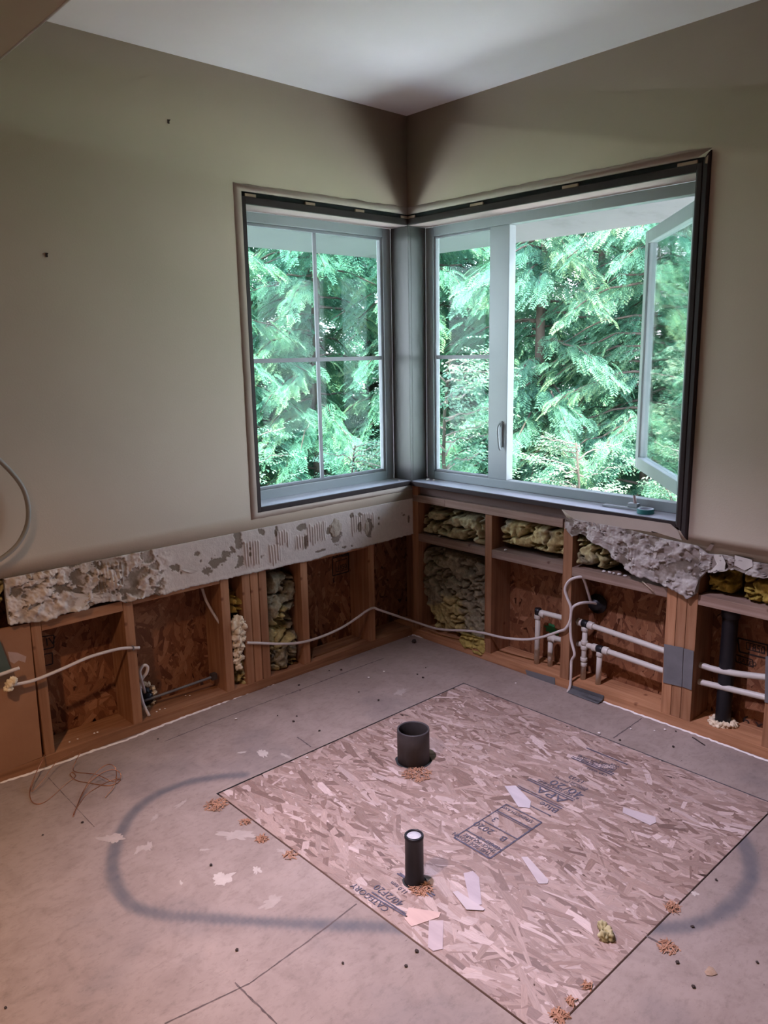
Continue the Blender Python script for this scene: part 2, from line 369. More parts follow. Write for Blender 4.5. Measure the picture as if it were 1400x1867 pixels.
# OSB patch rectangle let into the floor
PX0, PX1, PY0, PY1 = -1.495, -0.262, -1.887, -0.577
def build_floor():
    # grid with stain attribute
    ring = [[(-1.4588,-1.4734,0.0000),(-1.5128,-1.4102,0.0000),(-1.6073,-1.3075,0.0000),(-1.7218,-1.1824,0.0000),(-1.8155,-1.0719,-0.0000),(-1.8913,-0.9813,-0.0000),(-1.9363,-0.8861,0.0000),(-1.9295,-0.7777,0.0000),(-1.8941,-0.6741,0.0000),(-1.8374,-0.5857,0.0000),(-1.7500,-0.4931,0.0000),(-1.6516,-0.4465,0.0000),(-1.5320,-0.4479,0.0000),(-1.4317,-0.4935,0.0000),(-1.3651,-0.5446,0.0000)],
            [(-1.0542,-1.8620,0.0000),(-0.9826,-1.9264,0.0000),(-0.8905,-1.9678,0.0000),(-0.7818,-1.9836,0.0000),(-0.6711,-1.9706,0.0000),(-0.5785,-1.9296,0.0000),(-0.5178,-1.8825,0.0000),(-0.4623,-1.8229,0.0000)]]
    wid = [0.027, 0.031]
    ex = [-ROOM, -5.0, -4.0, -3.4, -3.0]; xs = np.concatenate([ex, np.arange(-2.8, -0.0001, 0.0125), [PX0, PX1, 0.0]])
    xs = np.unique(np.round(xs, 4)); ys = np.concatenate([ex, np.arange(-2.8, -0.0001, 0.0125), [PY0, PY1, 0.0]]); ys = np.unique(np.round(ys, 4))
    X, Y = np.meshgrid(xs, ys, indexing='ij'); st = np.zeros_like(X)
    for k, poly in enumerate(ring):
        P = np.array([[p[0], p[1]] for p in smooth_path(poly, 6)]); d = np.full(X.shape, 9.0)
        for A, B in zip(P, P[1:]):
            ab = B - A; t = np.clip(((X - A[0]) * ab[0] + (Y - A[1]) * ab[1]) / (ab @ ab), 0, 1)
            d = np.minimum(d, np.hypot(X - A[0] - t * ab[0], Y - A[1] - t * ab[1]))
        wob = 0.7 + 0.6 * fbm(X * 14, Y * 14, 5)
        core = np.exp(-(d / (wid[k] * wob * 0.75)) ** 4)
        halo = np.exp(-(d / (wid[k] * 2.1)) ** 2)
        st = np.maximum(st, 0.72 * core * (0.75 + 0.5 * fbm(X * 40, Y * 40, 9)) + 0.10 * halo)
    st = np.maximum(st, 0.22 * sstep(0.62, 0.75, fbm(X * 3 + 4, Y * 3, 31)))
    n0, n1 = X.shape; V = np.stack([X.ravel(), Y.ravel(), np.zeros(X.size)], 1)
    idx = np.arange(X.size).reshape(n0, n1)
    a = idx[:-1, :-1]; b = idx[1:, :-1]; c = idx[1:, 1:]; d4 = idx[:-1, 1:]
    cx = (X[:-1, :-1] + X[1:, 1:]) / 2; cy = (Y[:-1, :-1] + Y[1:, 1:]) / 2
    keep = ~((cx > PX0) & (cx < PX1) & (cy > PY0) & (cy < PY1))
    Fq = np.stack([a[keep], b[keep], c[keep], d4[keep]], 1)
    col = np.repeat(np.clip(st, 0, 1).reshape(-1, 1), 3, 1)
    # cut edge going down around the patch, and subfloor under it
    base = len(V); e = [(PX0, PY0), (PX1, PY0), (PX1, PY1), (PX0, PY1)]
    V = np.concatenate([V, [(x, y, 0) for x, y in e], [(x, y, -0.03) for x, y in e]]); col = np.concatenate([col, np.full((8, 3), 0.9)])
    Fe = np.array([[base + i, base + 4 + i, base + 4 + (i + 1) % 4, base + (i + 1) % 4] for i in range(4)] + [[base + 4, base + 5, base + 6, base + 7]])
    me = mesh_np('floor', V, np.concatenate([Fq, Fe]), col)
    return struct(link('floor', me, FLOORM))
floor = build_floor()
GROUT = pm('dark_seam', [(0.3, (0.06, 0.045, 0.04)), (0.7, (0.14, 0.11, 0.10))], 30, 0.9)

def ribbon(name, pts, wd, mat, parent, z=0.0006, seed=0, th=0.0):
    P = [Vector(p) for p in pts]; r = random.Random(seed); V = []; Fc = []
    Q = []
    for A, B in zip(P, P[1:]):
        n = max(2, int((B - A).length / 0.012))
        Q += [A.lerp(B, k / n) for k in range(n)]
    Q.append(P[-1])
    for i, q in enumerate(Q):
        t = (Q[min(i + 1, len(Q) - 1)] - Q[max(i - 1, 0)]).normalized(); nrm = Vector((-t.y, t.x, 0))
        w2 = wd * (0.35 + r.random() * 0.45); s = (r.random() - .5) * wd * 0.5
        V += [q + nrm * (w2 + s) + Vector((0, 0, z)), q + nrm * s + Vector((0, 0, z + th)), q - nrm * (w2 - s) + Vector((0, 0, z))]
    for i in range(len(Q) - 1):
        a = i * 3; Fc += [[a, a + 3, a + 4, a + 1], [a + 1, a + 4, a + 5, a + 2]]
    return link(name, mesh_np(name, [tuple(v) for v in V], Fc), mat, parent)

for i, (pts, wd) in enumerate((
        ([(-1.5074,-1.2986,0.0000),(-1.6828,-1.3150,0.0000),(-1.8575,-1.3256,0.0000)], 0.0028), ([(-1.8812,-1.3003,0.0000),(-1.8766,-1.4609,0.0000)], 0.0035), ([(-1.0816,-0.5537,0.0000),(-1.0723,-0.4573,0.0000)], 0.004),
        ([(-1.4476,-0.1306,0.0000),(-1.2055,-0.1213,0.0000),(-0.8918,-0.1230,0.0000)], 0.003), ([(-0.0258,-1.2904,0.0000),(-0.2437,-1.2964,0.0000)], 0.004), ([(-1.8585,-0.0803,0.0000),(-1.8632,-0.4754,0.0000)], 0.0015),
        ([(-1.8575,-1.3256,0.0000),(-2.0526,-1.2907,0.0000)], 0.003), ([(-1.0703,-1.8827,0.0000),(-1.0685,-1.9446,0.0000)], 0.005), ([(-0.8885,-0.1264,0.0000),(-0.5179,-0.1227,0.0000),(-0.3154,-0.1256,0.0000)], 0.004),
        ([(-0.0309,-1.5030,0.0000),(-0.0553,-1.5539,0.0000)], 0.004))):
    ribbon('floor_seam', pts, wd, GROUT, floor, seed=i)

def splat(name, c, rx, ry, ang, mat, parent, seed, z=0.0005, rough=0.5, h=0.0004):
    n = 46; pts = []; ph = seed * 3.7
    for k in range(n):
        a = 2 * math.pi * k / n
        q = Vector((math.cos(a), math.sin(a), ph))
        r = 1 + rough * mnoise.noise(q * 1.6) + rough * 0.8 * mnoise.noise(q * 4.5)
        x, y = rx * r * math.cos(a), ry * r * math.sin(a)
        pts.append((c[0] + x * math.cos(ang) - y * math.sin(ang), c[1] + x * math.sin(ang) + y * math.cos(ang), c[2] + z))
    pts.append((c[0], c[1], c[2] + z + h)); Fc = [[k, (k + 1) % n, n] for k in range(n)]
    return link(name, mesh_np(name, pts, Fc), mat, parent)
PAINTSP = pm('pale_filler_spot', [(0.3, (0.40, 0.35, 0.30)), (0.7, (0.46, 0.405, 0.35))], 30, 0.8)
PAINTS2 = pm('faint_filler_spot', [(0.3, (0.31, 0.262, 0.222)), (0.7, (0.36, 0.305, 0.26))], 30, 0.8)
for i, (c, rx, ry, f) in enumerate((
        ([(-1.7044,-0.9597,0.0000)], 0.030, 0.022, 0), ([(-1.6182,-0.9984,-0.0000)], 0.018, 0.009, 0), ([(-1.2372,-0.4664,0.0000)], 0.028, 0.016, 0), ([(-1.1869,-0.5385,0.0000)], 0.03, 0.008, 1),
        ([(-1.5713,-0.8170,0.0000)], 0.05, 0.022, 1), ([(-1.6787,-0.8151,-0.0000)], 0.012, 0.007, 1), ([(-1.6612,-1.1370,-0.0000)], 0.030, 0.018, 1), ([(-1.6090,-0.5510,0.0000)], 0.024, 0.009, 1),
        ([(-1.7034,-0.5599,0.0000)], 0.018, 0.01, 1), ([(-1.7907,-0.6871,0.0000)], 0.02, 0.012, 1), ([(-1.7991,-0.8989,0.0000)], 0.010, 0.004, 0), ([(-1.5170,-0.9809,0.0000)], 0.02, 0.008, 1),
        ([(-1.8493,-0.5740,0.0000)], 0.03, 0.02, 1), ([(-1.2868,-0.4059,0.0000)], 0.02, 0.005, 0), ([(-0.8389,-1.8955,0.0000)], 0.010, 0.008, 0), ([(-0.5220,-0.4498,0.0000)], 0.03, 0.018, 1),
        ([(-1.8118,-0.6773,0.0000)], 0.02, 0.01, 1))):
    splat('filler_spot', c[0], rx, ry, 0.6 + i * 0.4, PAINTS2 if f else PAINTSP, floor, i, rough=0.75)
# remains of white drywall caulk along both walls
ribbon('caulk_line', [(-1.9906,0.0015,0.0000),(-1.8297,-0.0120,0.0000),(-1.6694,-0.0080,0.0000),(-1.5473,-0.0192,0.0000),(-1.3816,-0.0041,0.0000),(-1.2356,-0.0028,0.0000),(-1.0207,0.0068,0.0000),(-0.8499,0.0087,0.0000),(-0.5962,0.0197,0.0000),(-0.3892,0.0274,0.0000),(-0.1598,0.0414,0.0000),(-0.0192,0.0074,0.0000)], 0.012, WHITEP, floor, z=0.0008, seed=21, th=0.004)
ribbon('caulk_line', [(-0.0055,-0.0067,0.0000),(0.0210,-0.1653,0.0000),(0.0234,-0.3436,0.0000),(0.0307,-0.5064,0.0000),(0.0300,-0.6960,0.0000),(-0.0017,-1.1011,0.0000),(-0.0046,-1.2786,0.0000),(-0.0039,-1.4579,0.0000),(-0.0072,-1.6245,0.0000),(-0.0122,-1.7602,0.0000),(-0.0117,-1.8323,0.0000)], 0.010, WHITEP, floor, z=0.0008, seed=22, th=0.004)

# joists and rim under the floor, low parts of the walls beyond the picture
struct(box('floor_slab', -ROOM, 0.16, -ROOM, 0.16, -0.30, -0.0305, EXTW := pm('subfloor_wood', [(0.3, (0.2, 0.12, 0.07)), (0.7, (0.28, 0.17, 0.1))], 5, 0.8), bev=0))
struct(box('floor_rim', 0.0, 0.16, -ROOM, 0.16, -0.0304, -0.0004, EXTW, bev=0)); struct(box('floor_rim', -ROOM, 0.0, 0.0, 0.16, -0.0304, -0.0004, EXTW, bev=0))
struct(box('wall_left_low', -ROOM, -2.601, -0.012, 0.16, -0.03, 0.72, WALLP, bev=0)); struct(box('wall_right_low', -0.012, 0.16, -ROOM, -2.401, -0.03, 0.70, WALLP, bev=0))
# ceiling and the walls behind the camera
struct(box('ceiling', -ROOM, 0.3, -ROOM, 0.3, CEIL, CEIL + 0.2, CEILP, bev=0))
DARKENED = pm('darkened_wall_bounce_cut', [(0.3, (0.10, 0.085, 0.07)), (0.7, (0.13, 0.11, 0.09))], 2, 0.8)  # unseen walls coloured darker than the room paint to cut bounced light
struct(box('wall_back', -ROOM - 0.1, 0.3, -ROOM - 0.1, -ROOM, -0.1, CEIL + 0.05, DARKENED, bev=0))
struct(box('wall_side', -ROOM - 0.1, -ROOM, -ROOM, 0.3, -0.1, CEIL + 0.05, DARKENED, bev=0))
bk = struct(box('trim_1', -ROOM, -1.80, -ROOM, -0.012, 2.245, CEIL, WALLP, bev=0))   # dropped header over the left of the room
BEAD = pm('corner_bead_highlight', [(0.3, (0.62, 0.60, 0.56)), (0.7, (0.70, 0.68, 0.64))], 9, 0.6)  # bead coloured paler than the wall to carry its edge highlight
tube('corner_bead', [(-1.802, -ROOM + 0.01, 2.247), (-1.802, -0.013, 2.247)], 0.004, BEAD, bk, smooth=False)

# exterior side of the two outer walls (behind the studs)
EXT = pm('exterior_cladding', [(0.3, (0.30, 0.30, 0.29)), (0.7, (0.36, 0.36, 0.35))], 6, 0.8)
def wall_poly(name, axis, outline, holes, mat, thick=0.012):
    """drywall sheet: polygon in (u, z) with holes, thickness into -normal; axis 'L' -> plane y, 'R' -> plane x"""
    from mathutils.geometry import tessellate_polygon
    loops = [outline] + holes
    pts3 = [[Vector((u, z, 0)) for u, z in lp] for lp in loops]
    tris = tessellate_polygon(pts3); flat = [q for lp in loops for q in lp]; n = len(flat)
    def P(u, z, t): return (u, -t, z) if axis == 'L' else (-t, u, z)
    V = [P(u, z, thick) for u, z in flat] + [P(u, z, 0.0) for u, z in flat]
    Fc = [list(t) for t in tris] + [[a + n for a in t[::-1]] for t in tris]
    k = 0
    for lp in loops:
        m = len(lp)
        for i in range(m): a, b = k + i, k + (i + 1) % m; Fc.append([a, b, b + n, a + n])
        k += m
    me = mesh_np(name, V, Fc)
    bm = bmesh.new(); bm.from_mesh(me); bmesh.ops.recalc_face_normals(bm, faces=bm.faces); bm.to_mesh(me); bm.free()
    return link(name, me, mat)

ST = 0.710  # line where the torn strip starts
wall_l = struct(wall_poly('wall_left', 'L', [(-ROOM, 0.72), (-2.0, 0.722), (-1.90, ST + 0.001), (-0.0, ST + 0.002), (0.0, 0.777), (-0.903, 0.777), (-0.903, 2.030), (0.0, 2.030), (0.0, CEIL), (-ROOM, CEIL)], [], WALLP))
wall_r = struct(wall_poly('wall_right', 'R', [(0.0, 2.030), (-1.40, 2.030), (-1.40, 0.765), (-0.885, 0.775), (-0.91, 0.745), (-0.935, 0.745), (-1.15, 0.742), (-1.30, 0.728), (-1.46, 0.722), (-1.50, 0.70), (-1.56, 0.706),
      (-1.66, 0.700), (-1.75, 0.704), (-1.9, 0.70), (-ROOM, 0.70), (-ROOM, CEIL), (0.0, CEIL)], [], WALLP))
# sheathing side above the windows, so that no daylight leaks past the drywall
for nm, b in (('wall_left_core', (-ROOM, 0.30, 0.0, 0.16, 2.03, CEIL)), ('wall_left_core', (-ROOM, -0.905, 0.0, 0.16, 0.80, 2.03)), ('wall_right_core', (0.0, 0.16, -ROOM, 0.0, 2.03, CEIL)), ('wall_right_core', (0.0, 0.16, -ROOM, -1.378, 0.80, 2.03))):
    o = box(nm, *b, EXT, wall_l if 'left' in nm else wall_r, bev=0)
# lighter outlines left by the removed casings
def outline_patch(name, axis, poly, parent):
    o = wall_poly(name, axis, poly, [], BAREP, thick=0.0128); o.parent = parent; return o
r2 = random.Random(3)
def jag(a, b, n, amp):
    return [(a[0] + (b[0] - a[0]) * k / n + (r2.random() - .5) * amp, a[1] + (b[1] - a[1]) * k / n + (r2.random() - .5) * amp) for k in range(n)]
outline_patch('casing_outline', 'L', [(-0.937, 0.7526)] + jag((-0.935, 0.753), (-0.005, 0.753), 30, 0.003)[1:] + [(0.0, 0.753), (0.0, 0.777), (-0.903, 0.777), (-0.903, 2.030), (0, 2.030)] + jag((0, 2.062), (-0.936, 2.056), 30, 0.004) + [(-0.938, 2.056)] + jag((-0.938, 2.05), (-0.937, 0.76), 30, 0.002), wall_l)
outline_patch('casing_outline', 'R', [(0.0, 2.030), (-1.375, 2.030), (-1.424, 2.052)] + jag((-1.41, 2.058), (-0.0, 2.062), 40, 0.004)[1:] + [(0.0, 2.062)], wall_r)

# nails left in the left wall
for i, c in enumerate([(-1.1873,-0.0120,2.2247),(-1.6566,-0.0120,1.7461)]):
    bm = bmesh.new(); add_box(bm, c[0] - 0.006, c[0] + 0.001, c[1] - 0.003, c[1], c[2] - 0.007, c[2] + 0.007, 0.001)
    tube_bm(bm, [(c[0] - 0.002, c[1], c[2]), (c[0] - 0.002, c[1] - 0.012, c[2] + 0.004)], 0.0016, 8)
    o = link('wall_anchor', bm_mesh(bm, 'wall_anchor'), DARKBIT)
    tag(o, ['small dark anchor stub high on the left wall, nearer the window', 'small dark anchor stub in the left wall, lower and further from the window'][i], 'wall anchor', 'anchor stubs left in the wall')

# ------------------------------------------------------------------ strand board
def clip_poly(P, x0, x1, y0, y1):
    for ax, v, s in ((0, x0, 1), (0, x1, -1), (1, y0, 1), (1, y1, -1)):
        o = []
        for i in range(len(P)):
            a, b = P[i - 1], P[i]; da, db = (a[ax] - v) * s, (b[ax] - v) * s
            if da >= 0 and db >= 0: o.append(b)
            elif da >= 0 > db or db >= 0 > da:
                t = da / (da - db); q = tuple(a[k] + (b[k] - a[k]) * t for k in range(len(a)))
                o.append(q)
                if db >= 0: o.append(b)
        P = o
        if len(P) < 3: return []
    return P

def strand_board(name, u0, u1, v0, v1, n, ang0, spread, pal, seed, to3, mat, parent=None, thick=0.012, lrange=(0.05, 0.14), wrange=(0.006, 0.03), relief=0.0010, skip=None):
    """a slab (u,v) with overlapping wood strands on its face; to3(u, v, h) -> world"""
    r = np.random.default_rng(seed); V = []; Fc = []; C = []; UV = []
    base = [(u0, v0), (u1, v0), (u1, v1), (u0, v1)]
    for h in (0.0, -thick):
        for q in base: V.append(to3(q[0], q[1], h)); C.append(np.array(pal[1]) * 0.6); UV.append((0, 0))
    Fc += [[0, 1, 2, 3], [7, 6, 5, 4]] + [[i, i + 4, (i + 1) % 4 + 4, (i + 1) % 4] for i in range(4)]
    pal = np.array(pal)
    for k in range(n):
        cu = r.uniform(u0, u1); cv = r.uniform(v0, v1)
        a = ang0 + r.normal() * spread * (1.0 if r.random() > 0.15 else 2.2); L = r.uniform(*lrange); W = r.uniform(*wrange)
        if r.random() < 0.3: L *= 0.5; W *= 0.6
        ca, sa = math.cos(a), math.sin(a); o1, o2, o3, o4 = r.uniform(-0.25, 0.25, 4)
        sh = [(-.5, -.35 + o1), (-.3, -.5), (.28 + o2, -.5 + .1 * o3), (.5, -.15 + o3), (.42 + .2 * o4, .5), (-.25 + o4, .5 - .1 * o1), (-.47, .2 + o2)]
        ub, vb = r.uniform(0, 50, 2)
        P = [(cu + x * L * ca - y * W * sa, cv + x * L * sa + y * W * ca, ub + x * L * 10, vb + y * W * 10) for x, y in sh]
        P = clip_poly(P, u0, u1, v0, v1)
        if len(P) < 3: continue
        if skip is not None and skip(cu, cv): continue
        h = relief * (k + 1) / n + 0.00004; tx, ty = r.normal(0, 0.004, 2)
        t = r.beta(2.2, 2.0); j = t * (len(pal) - 1); j0 = int(min(j, len(pal) - 2)); c = pal[j0] + (pal[j0 + 1] - pal[j0]) * (j - j0); c = c * r.uniform(0.88, 1.1)
        b = len(V)
        for (pu, pv, a_, b_) in P:
            V.append(to3(pu, pv, h + max(-relief * .5, (pu - cu) * tx + (pv - cv) * ty) * 0.6)); C.append(c); UV.append((a_, b_))
        Fc.append(list(range(b, b + len(P))))
    me = mesh_np(name, V, Fc, np.clip(np.array(C), 0, 1), UV)
    return link(name, me, mat, parent)

holes_xy = [(-0.880, -0.885, 0.066), (-1.335, -1.342, 0.034)]
def in_hole(u, v): return any((u - x) ** 2 + (v - y) ** 2 < (rr * 0.8) ** 2 for x, y, rr in holes_xy)
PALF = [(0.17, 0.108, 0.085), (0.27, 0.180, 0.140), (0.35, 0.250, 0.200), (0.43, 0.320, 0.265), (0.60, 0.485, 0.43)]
patch = strand_board('strand_board_patch', PX0 + 0.006, PX1 - 0.005, PY0 + 0.005, PY1 - 0.006, 9500, math.pi / 2, 0.42, PALF, 11,
                     lambda u, v, h: (u, v, -0.0012 + h), STRAND, thick=0.018, lrange=(0.04, 0.16), wrange=(0.006, 0.028), skip=in_hole)
tag(patch, 'square strand board panel let flush into the grey floor, stamped with panel grade marks', 'floor panel')

def text(name, body, loc, size, ang, mat, parent, xs=1.0, plane='F', align='LEFT'):
    c = bpy.data.curves.new(name, 'FONT'); c.body = body; c.size = size; c.extrude = 0.00015; c.align_x = align; c.space_line = 0.9
    c.resolution_u = 3
    co = bpy.data.objects.new('t', c); me = bpy.data.meshes.new_from_object(co); bpy.data.objects.remove(co, do_unlink=True); bpy.data.curves.remove(c)
    me.name = name; o = link(name, me, mat)
    if plane == 'F': M = Matrix.Rotation(ang, 4, 'Z')
    elif plane == 'L': M = Matrix.Rotation(ang, 4, 'Y') @ Matrix.Rotation(math.pi / 2, 4, 'X')
    else: M = Matrix.Rotation(ang, 4, 'X') @ Matrix.Rotation(-math.pi / 2, 4, 'Z') @ Matrix.Rotation(math.pi / 2, 4, 'X')
    o.matrix_world = Matrix.Translation(loc) @ M @ Matrix.Diagonal((xs, 1, 1, 1)); o.parent = parent
    o.matrix_parent_inverse = parent.matrix_world.inverted() if parent.location.length == 0 else Matrix.Translation(parent.location).inverted()
    return o

def bars(name, segs, wd, mat, parent, nrm=(0, 0, 1), lift=0.0004):
    """ink lines: list of (A, B) 3D"""
    V = []; Fc = []; N = Vector(nrm)
    for s in segs:
        A, B = Vector(s[0]), Vector(s[1]); w2 = s[2] if len(s) > 2 else wd
        t = (B - A).normalized(); q = N.cross(t) * w2 / 2; b = len(V); A = A + N * lift; B = B + N * lift
        V += [tuple(A + q), tuple(A - q), tuple(B - q), tuple(B + q)]; Fc.append([b, b + 1, b + 2, b + 3])
    return link(name, mesh_np(name, V, Fc), mat, parent)

# stamp on the patch: local frame  s along +y (reading), t along +x (down the page)
def stamp_text(body, x, y, size, xs=1.0, mat=None):
    text('printed_stamp', body, (x, y, 0.0012), size, math.pi / 2, mat or INK, patch, xs)
q = [(-0.8785,-1.2838,0.0000),(-0.8536,-1.4192,0.0000),(-1.1093,-1.4290,0.0000),(-1.1172,-1.2912,0.0000),(-0.9886,-1.2910,0.0000),(-0.9837,-1.4224,0.0000),(-0.9150,-1.2889,0.0000),(-0.9143,-1.4216,0.0000),(-1.0634,-1.2888,0.0000),(-1.0570,-1.4209,0.0000)]
sx0, sx1 = (q[0][0] + q[1][0]) / 2, (q[2][0] + q[3][0]) / 2; sy0, sy1 = (q[1][1] + q[2][1]) / 2, (q[0][1] + q[3][1]) / 2
def X_(i, j): return (q[i][0] + q[j][0]) / 2
xa, xb, xc = X_(6, 7), X_(4, 5), X_(8, 9)
segs = []
for x, wd in ((sx0, .0045), (xa, .005), (xb, .004), (xc, .004), (sx1, .006)): segs.append(((x, sy0, 0), (x, sy1, 0), wd))
segs += [((sx0, sy0, 0), (sx1, sy0, 0), .005), ((sx0, sy1, 0), (sx1, sy1, 0), .0035), ((xa - .008, sy0 - 0.0, 0), (xa - .008, sy1, 0), .0025)]
bars('stamp_box', segs, 0.004, INK, patch, lift=0.0013)
stamp_text('THIS SIDE DOWN', sx1 + 0.022, sy0 + 0.010, 0.0225, 0.80)
stamp_text('SPACE SQUARE', sx1 + 0.041, sy0 + 0.008, 0.0215, 0.80)
stamp_text('EDGES 1/8"', sx1 + 0.060, sy0 + 0.008, 0.0215, 0.80)
stamp_text('B   2020', xb - 0.016, sy0 + 0.02, 0.036, 1.0)
stamp_text('3', xa - 0.030, sy0 + 0.10, 0.036, 1.0)
stamp_text('STRENGTH AXIS', sx0 - 0.012, sy0 + 0.02, 0.020, 0.8)
# grade mark above
g = [(-0.7768,-1.4193,0.0000),(-0.6636,-1.3961,0.0000),(-0.5461,-1.3568,0.0000),(-0.4360,-1.3231,0.0000),(-0.3961,-1.3942,0.0000),(-0.3370,-1.4215,0.0000),(-0.3182,-1.2918,0.0000)]
gx = [p[0] for p in g]; gy0 = sy0 - 0.012
segs = []
y0g, y1g = [(-0.7012,-1.4212,0.0000),(-0.7288,-1.2624,0.0000)][0][1], [(-0.7012,-1.4212,0.0000),(-0.7289,-1.2670,-0.0000)][1][1]
XA = [(-0.7620,-1.4213,0.0000)][0][0]; XB = [(-0.6998,-1.4182,0.0000)][0][0]; XC = [(-0.4744,-1.4180,0.0000)][0][0]; XD = [(-0.3773,-1.4130,0.0000)][0][0]
for x, wd in ((XA, .005), (XA + .010, .003), (XB, .005), (XB + .010, .004)): segs.append(((x, y0g - 0.005, 0), (x, y1g + 0.02, 0), wd))
for x, wd in ((XC, .005), (XC + .010, .004), (XD, .006)): segs.append(((x, y0g - 0.01, 0), (x, y1g - 0.0, 0), wd))
segs.append(([(-0.8184,-1.4239,0.0000)][0], [(-0.8182,-1.2969,0.0000)][0], .004))
bars('stamp_rule', segs, 0.004, INK, patch, lift=0.0013)
stamp_text('APA', XB - 0.006, y0g + 0.01, 0.048, 1.25)
stamp_text('Blue', XA - 0.010, y0g - 0.005, 0.036, 1.1)
stamp_text('RATED SHEATHING', XB + 0.030, y0g - 0.01, 0.018, 1.0)
stamp_text('40/20', XB + 0.062, y0g - 0.012, 0.046, 1.2)
stamp_text('SIZED FOR SPACING\nEXPOSURE 1', XB + 0.084, y0g, 0.013, 1.0)
stamp_text('15/32', XB + 0.125, y0g + 0.03, 0.026, 1.0)
stamp_text('CSA O325', XC - 0.012, y0g, 0.016, 1.1)
stamp_text('PS 2-10 SHEATHING\nPRP-108 HUD-UM-40\n1R24/2F16\nW24', XC + 0.024, y0g, 0.016, 1.0)
# stamp near the black pipe
yb0, yb1 = [(-1.4637,-1.3700,0.0000)][0][1], [(-1.4564,-1.2893,0.0000)][0][1]
XE = [(-1.4408,-1.4259,0.0000)][0][0]
for k, (a, b) in enumerate(([(-1.4466,-1.4258,0.0000),(-1.4597,-1.2951,0.0000)], [(-1.4417,-1.4168,0.0000),(-1.4487,-1.2939,0.0000)], [(-1.3371,-1.4208,0.0000),(-1.3475,-1.2864,0.0000)], [(-1.3470,-1.4201,0.0000),(-1.3404,-1.2900,0.0000)])):
    bars('stamp_rule', [(a, b, 0.0045)], 0.0045, INK, patch, lift=0.0013)
cpos = [(-1.4572,-1.3735,0.0000),(-1.4152,-1.3858,0.0000),(-1.3732,-1.3826,0.0000),(-1.3977,-1.3824,0.0000)]
stamp_text('CATEGORY', cpos[0][0], cpos[0][1], 0.028, 0.95)
stamp_text('40/2F20', cpos[1][0], cpos[1][1], 0.032, 1.0)
stamp_text('11.0 mm', cpos[3][0] + 0.02, cpos[3][1] + 0.02, 0.022, 0.8)

# ------------------------------------------------------------------ pipes through the patch
def hole_disc(c, r, seed):
    n = 40; pts = []
    for k in range(n):
        a = 2 * math.pi * k / n; rr_ = r * (1 + 0.08 * mnoise.noise(Vector((math.cos(a) * 2, math.sin(a) * 2, seed))))
        pts.append((c[0] + rr_ * math.cos(a), c[1] + rr_ * math.sin(a), 0.0004))
    return link('cut_hole', mesh_np('cut_hole', pts, [list(range(n))]), GAPM, patch)
hole_disc((-0.880, -0.885), 0.064, 1); hole_disc((-1.335, -1.342), 0.033, 2)
t = empty('drain_pipe', (-0.880, -0.885, 0), 'wide dark grey open drain pipe stub standing in the strand board', 'pipe')
lathe('pipe_wall', [(0.057, -0.02), (0.057, 0.118), (0.0565, 0.121), (0.0515, 0.121), (0.051, 0.118), (0.051, -0.02), (0.057, -0.02)], GREYABS, t, (-0.880, -0.885, 0))
lathe('pipe_bottom', [(0.0, -0.012), (0.0505, -0.012)], GAPM, t, (-0.880, -0.885, 0))
t = empty('vent_pipe', (-1.335, -1.342, 0), 'slim black pipe stub with a pale plug in its top, standing in the strand board', 'pipe')
lathe('pipe_wall', [(0.0285, 0.0), (0.0285, 0.006), (0.0255, 0.012), (0.0250, 0.132), (0.0262, 0.134), (0.0262, 0.141), (0.0245, 0.143), (0.0205, 0.143), (0.0200, 0.138)], ABS, t, (-1.335, -1.342, 0))
lathe('pipe_plug', [(0.0, 0.139), (0.0195, 0.139), (0.0205, 0.136)], pm('pale_plug', [(0.3, (0.35, 0.36, 0.36)), (0.7, (0.5, 0.5, 0.5))], 60, 0.5), t, (-1.335, -1.342, 0))

# ------------------------------------------------------------------ wall framing
def board(name, x0, x1, y0, y1, z0, z1, axis, label, cat='wall stud', group=None, mat=None):
    bm = bmesh.new(); add_box(bm, x0, x1, y0, y1, z0, z1, 0.0016)
    o = ((x0 + x1) / 2, (y0 + y1) / 2, z0); bmesh.ops.translate(bm, vec=-Vector(o), verts=bm.verts)
    m = mat or {'X': WOOD_X, 'Y': WOOD_Y, 'Z': WOOD_Z}[axis]
    ob = link(name, bm_mesh(bm, name), m, None, o); return tag(ob, label, cat, group)
DP = 0.140; PT = 0.040; TOPL = 0.775
board('bottom_plate', -2.6, 0.0, 0.0, DP, 0.0, PT, 'X', 'long timber plate on the floor under the left wall studs', 'bottom plate')
board('bottom_plate', 0.0, DP, -2.4, DP, 0.0, PT, 'Y', 'long timber plate on the floor under the right wall studs', 'bottom plate')
GL = 'exposed studs of the left wall'
for x0, x1, lab in ((-1.834, -1.800, 'narrow wooden stud beside the tan board, furthest from the corner'),
                    (-1.504, -1.466, 'wooden stud with the dark notch at its top, behind the cable end'),
                    (-1.092, -1.053, 'wooden stud left of the narrow foam-filled gap'),
                    (-0.990, -0.952, 'wooden stud right of the narrow foam-filled gap, first of three side by side'),
                    (-0.949, -0.911, 'middle stud of the three standing together on the left wall'),
                    (-0.907, -0.869, 'wooden stud against the left side of the lumpy wool batt'),
                    (-0.689, -0.651, 'wooden stud against the right side of the lumpy wool batt'),
                    (-0.289, -0.251, 'wooden stud nearest the corner on the left wall, where the cable bends')):
    board('wall_stud', x0, x1, 0.0015, DP, PT, TOPL - 0.02, 'Z', lab, 'wall stud', GL)
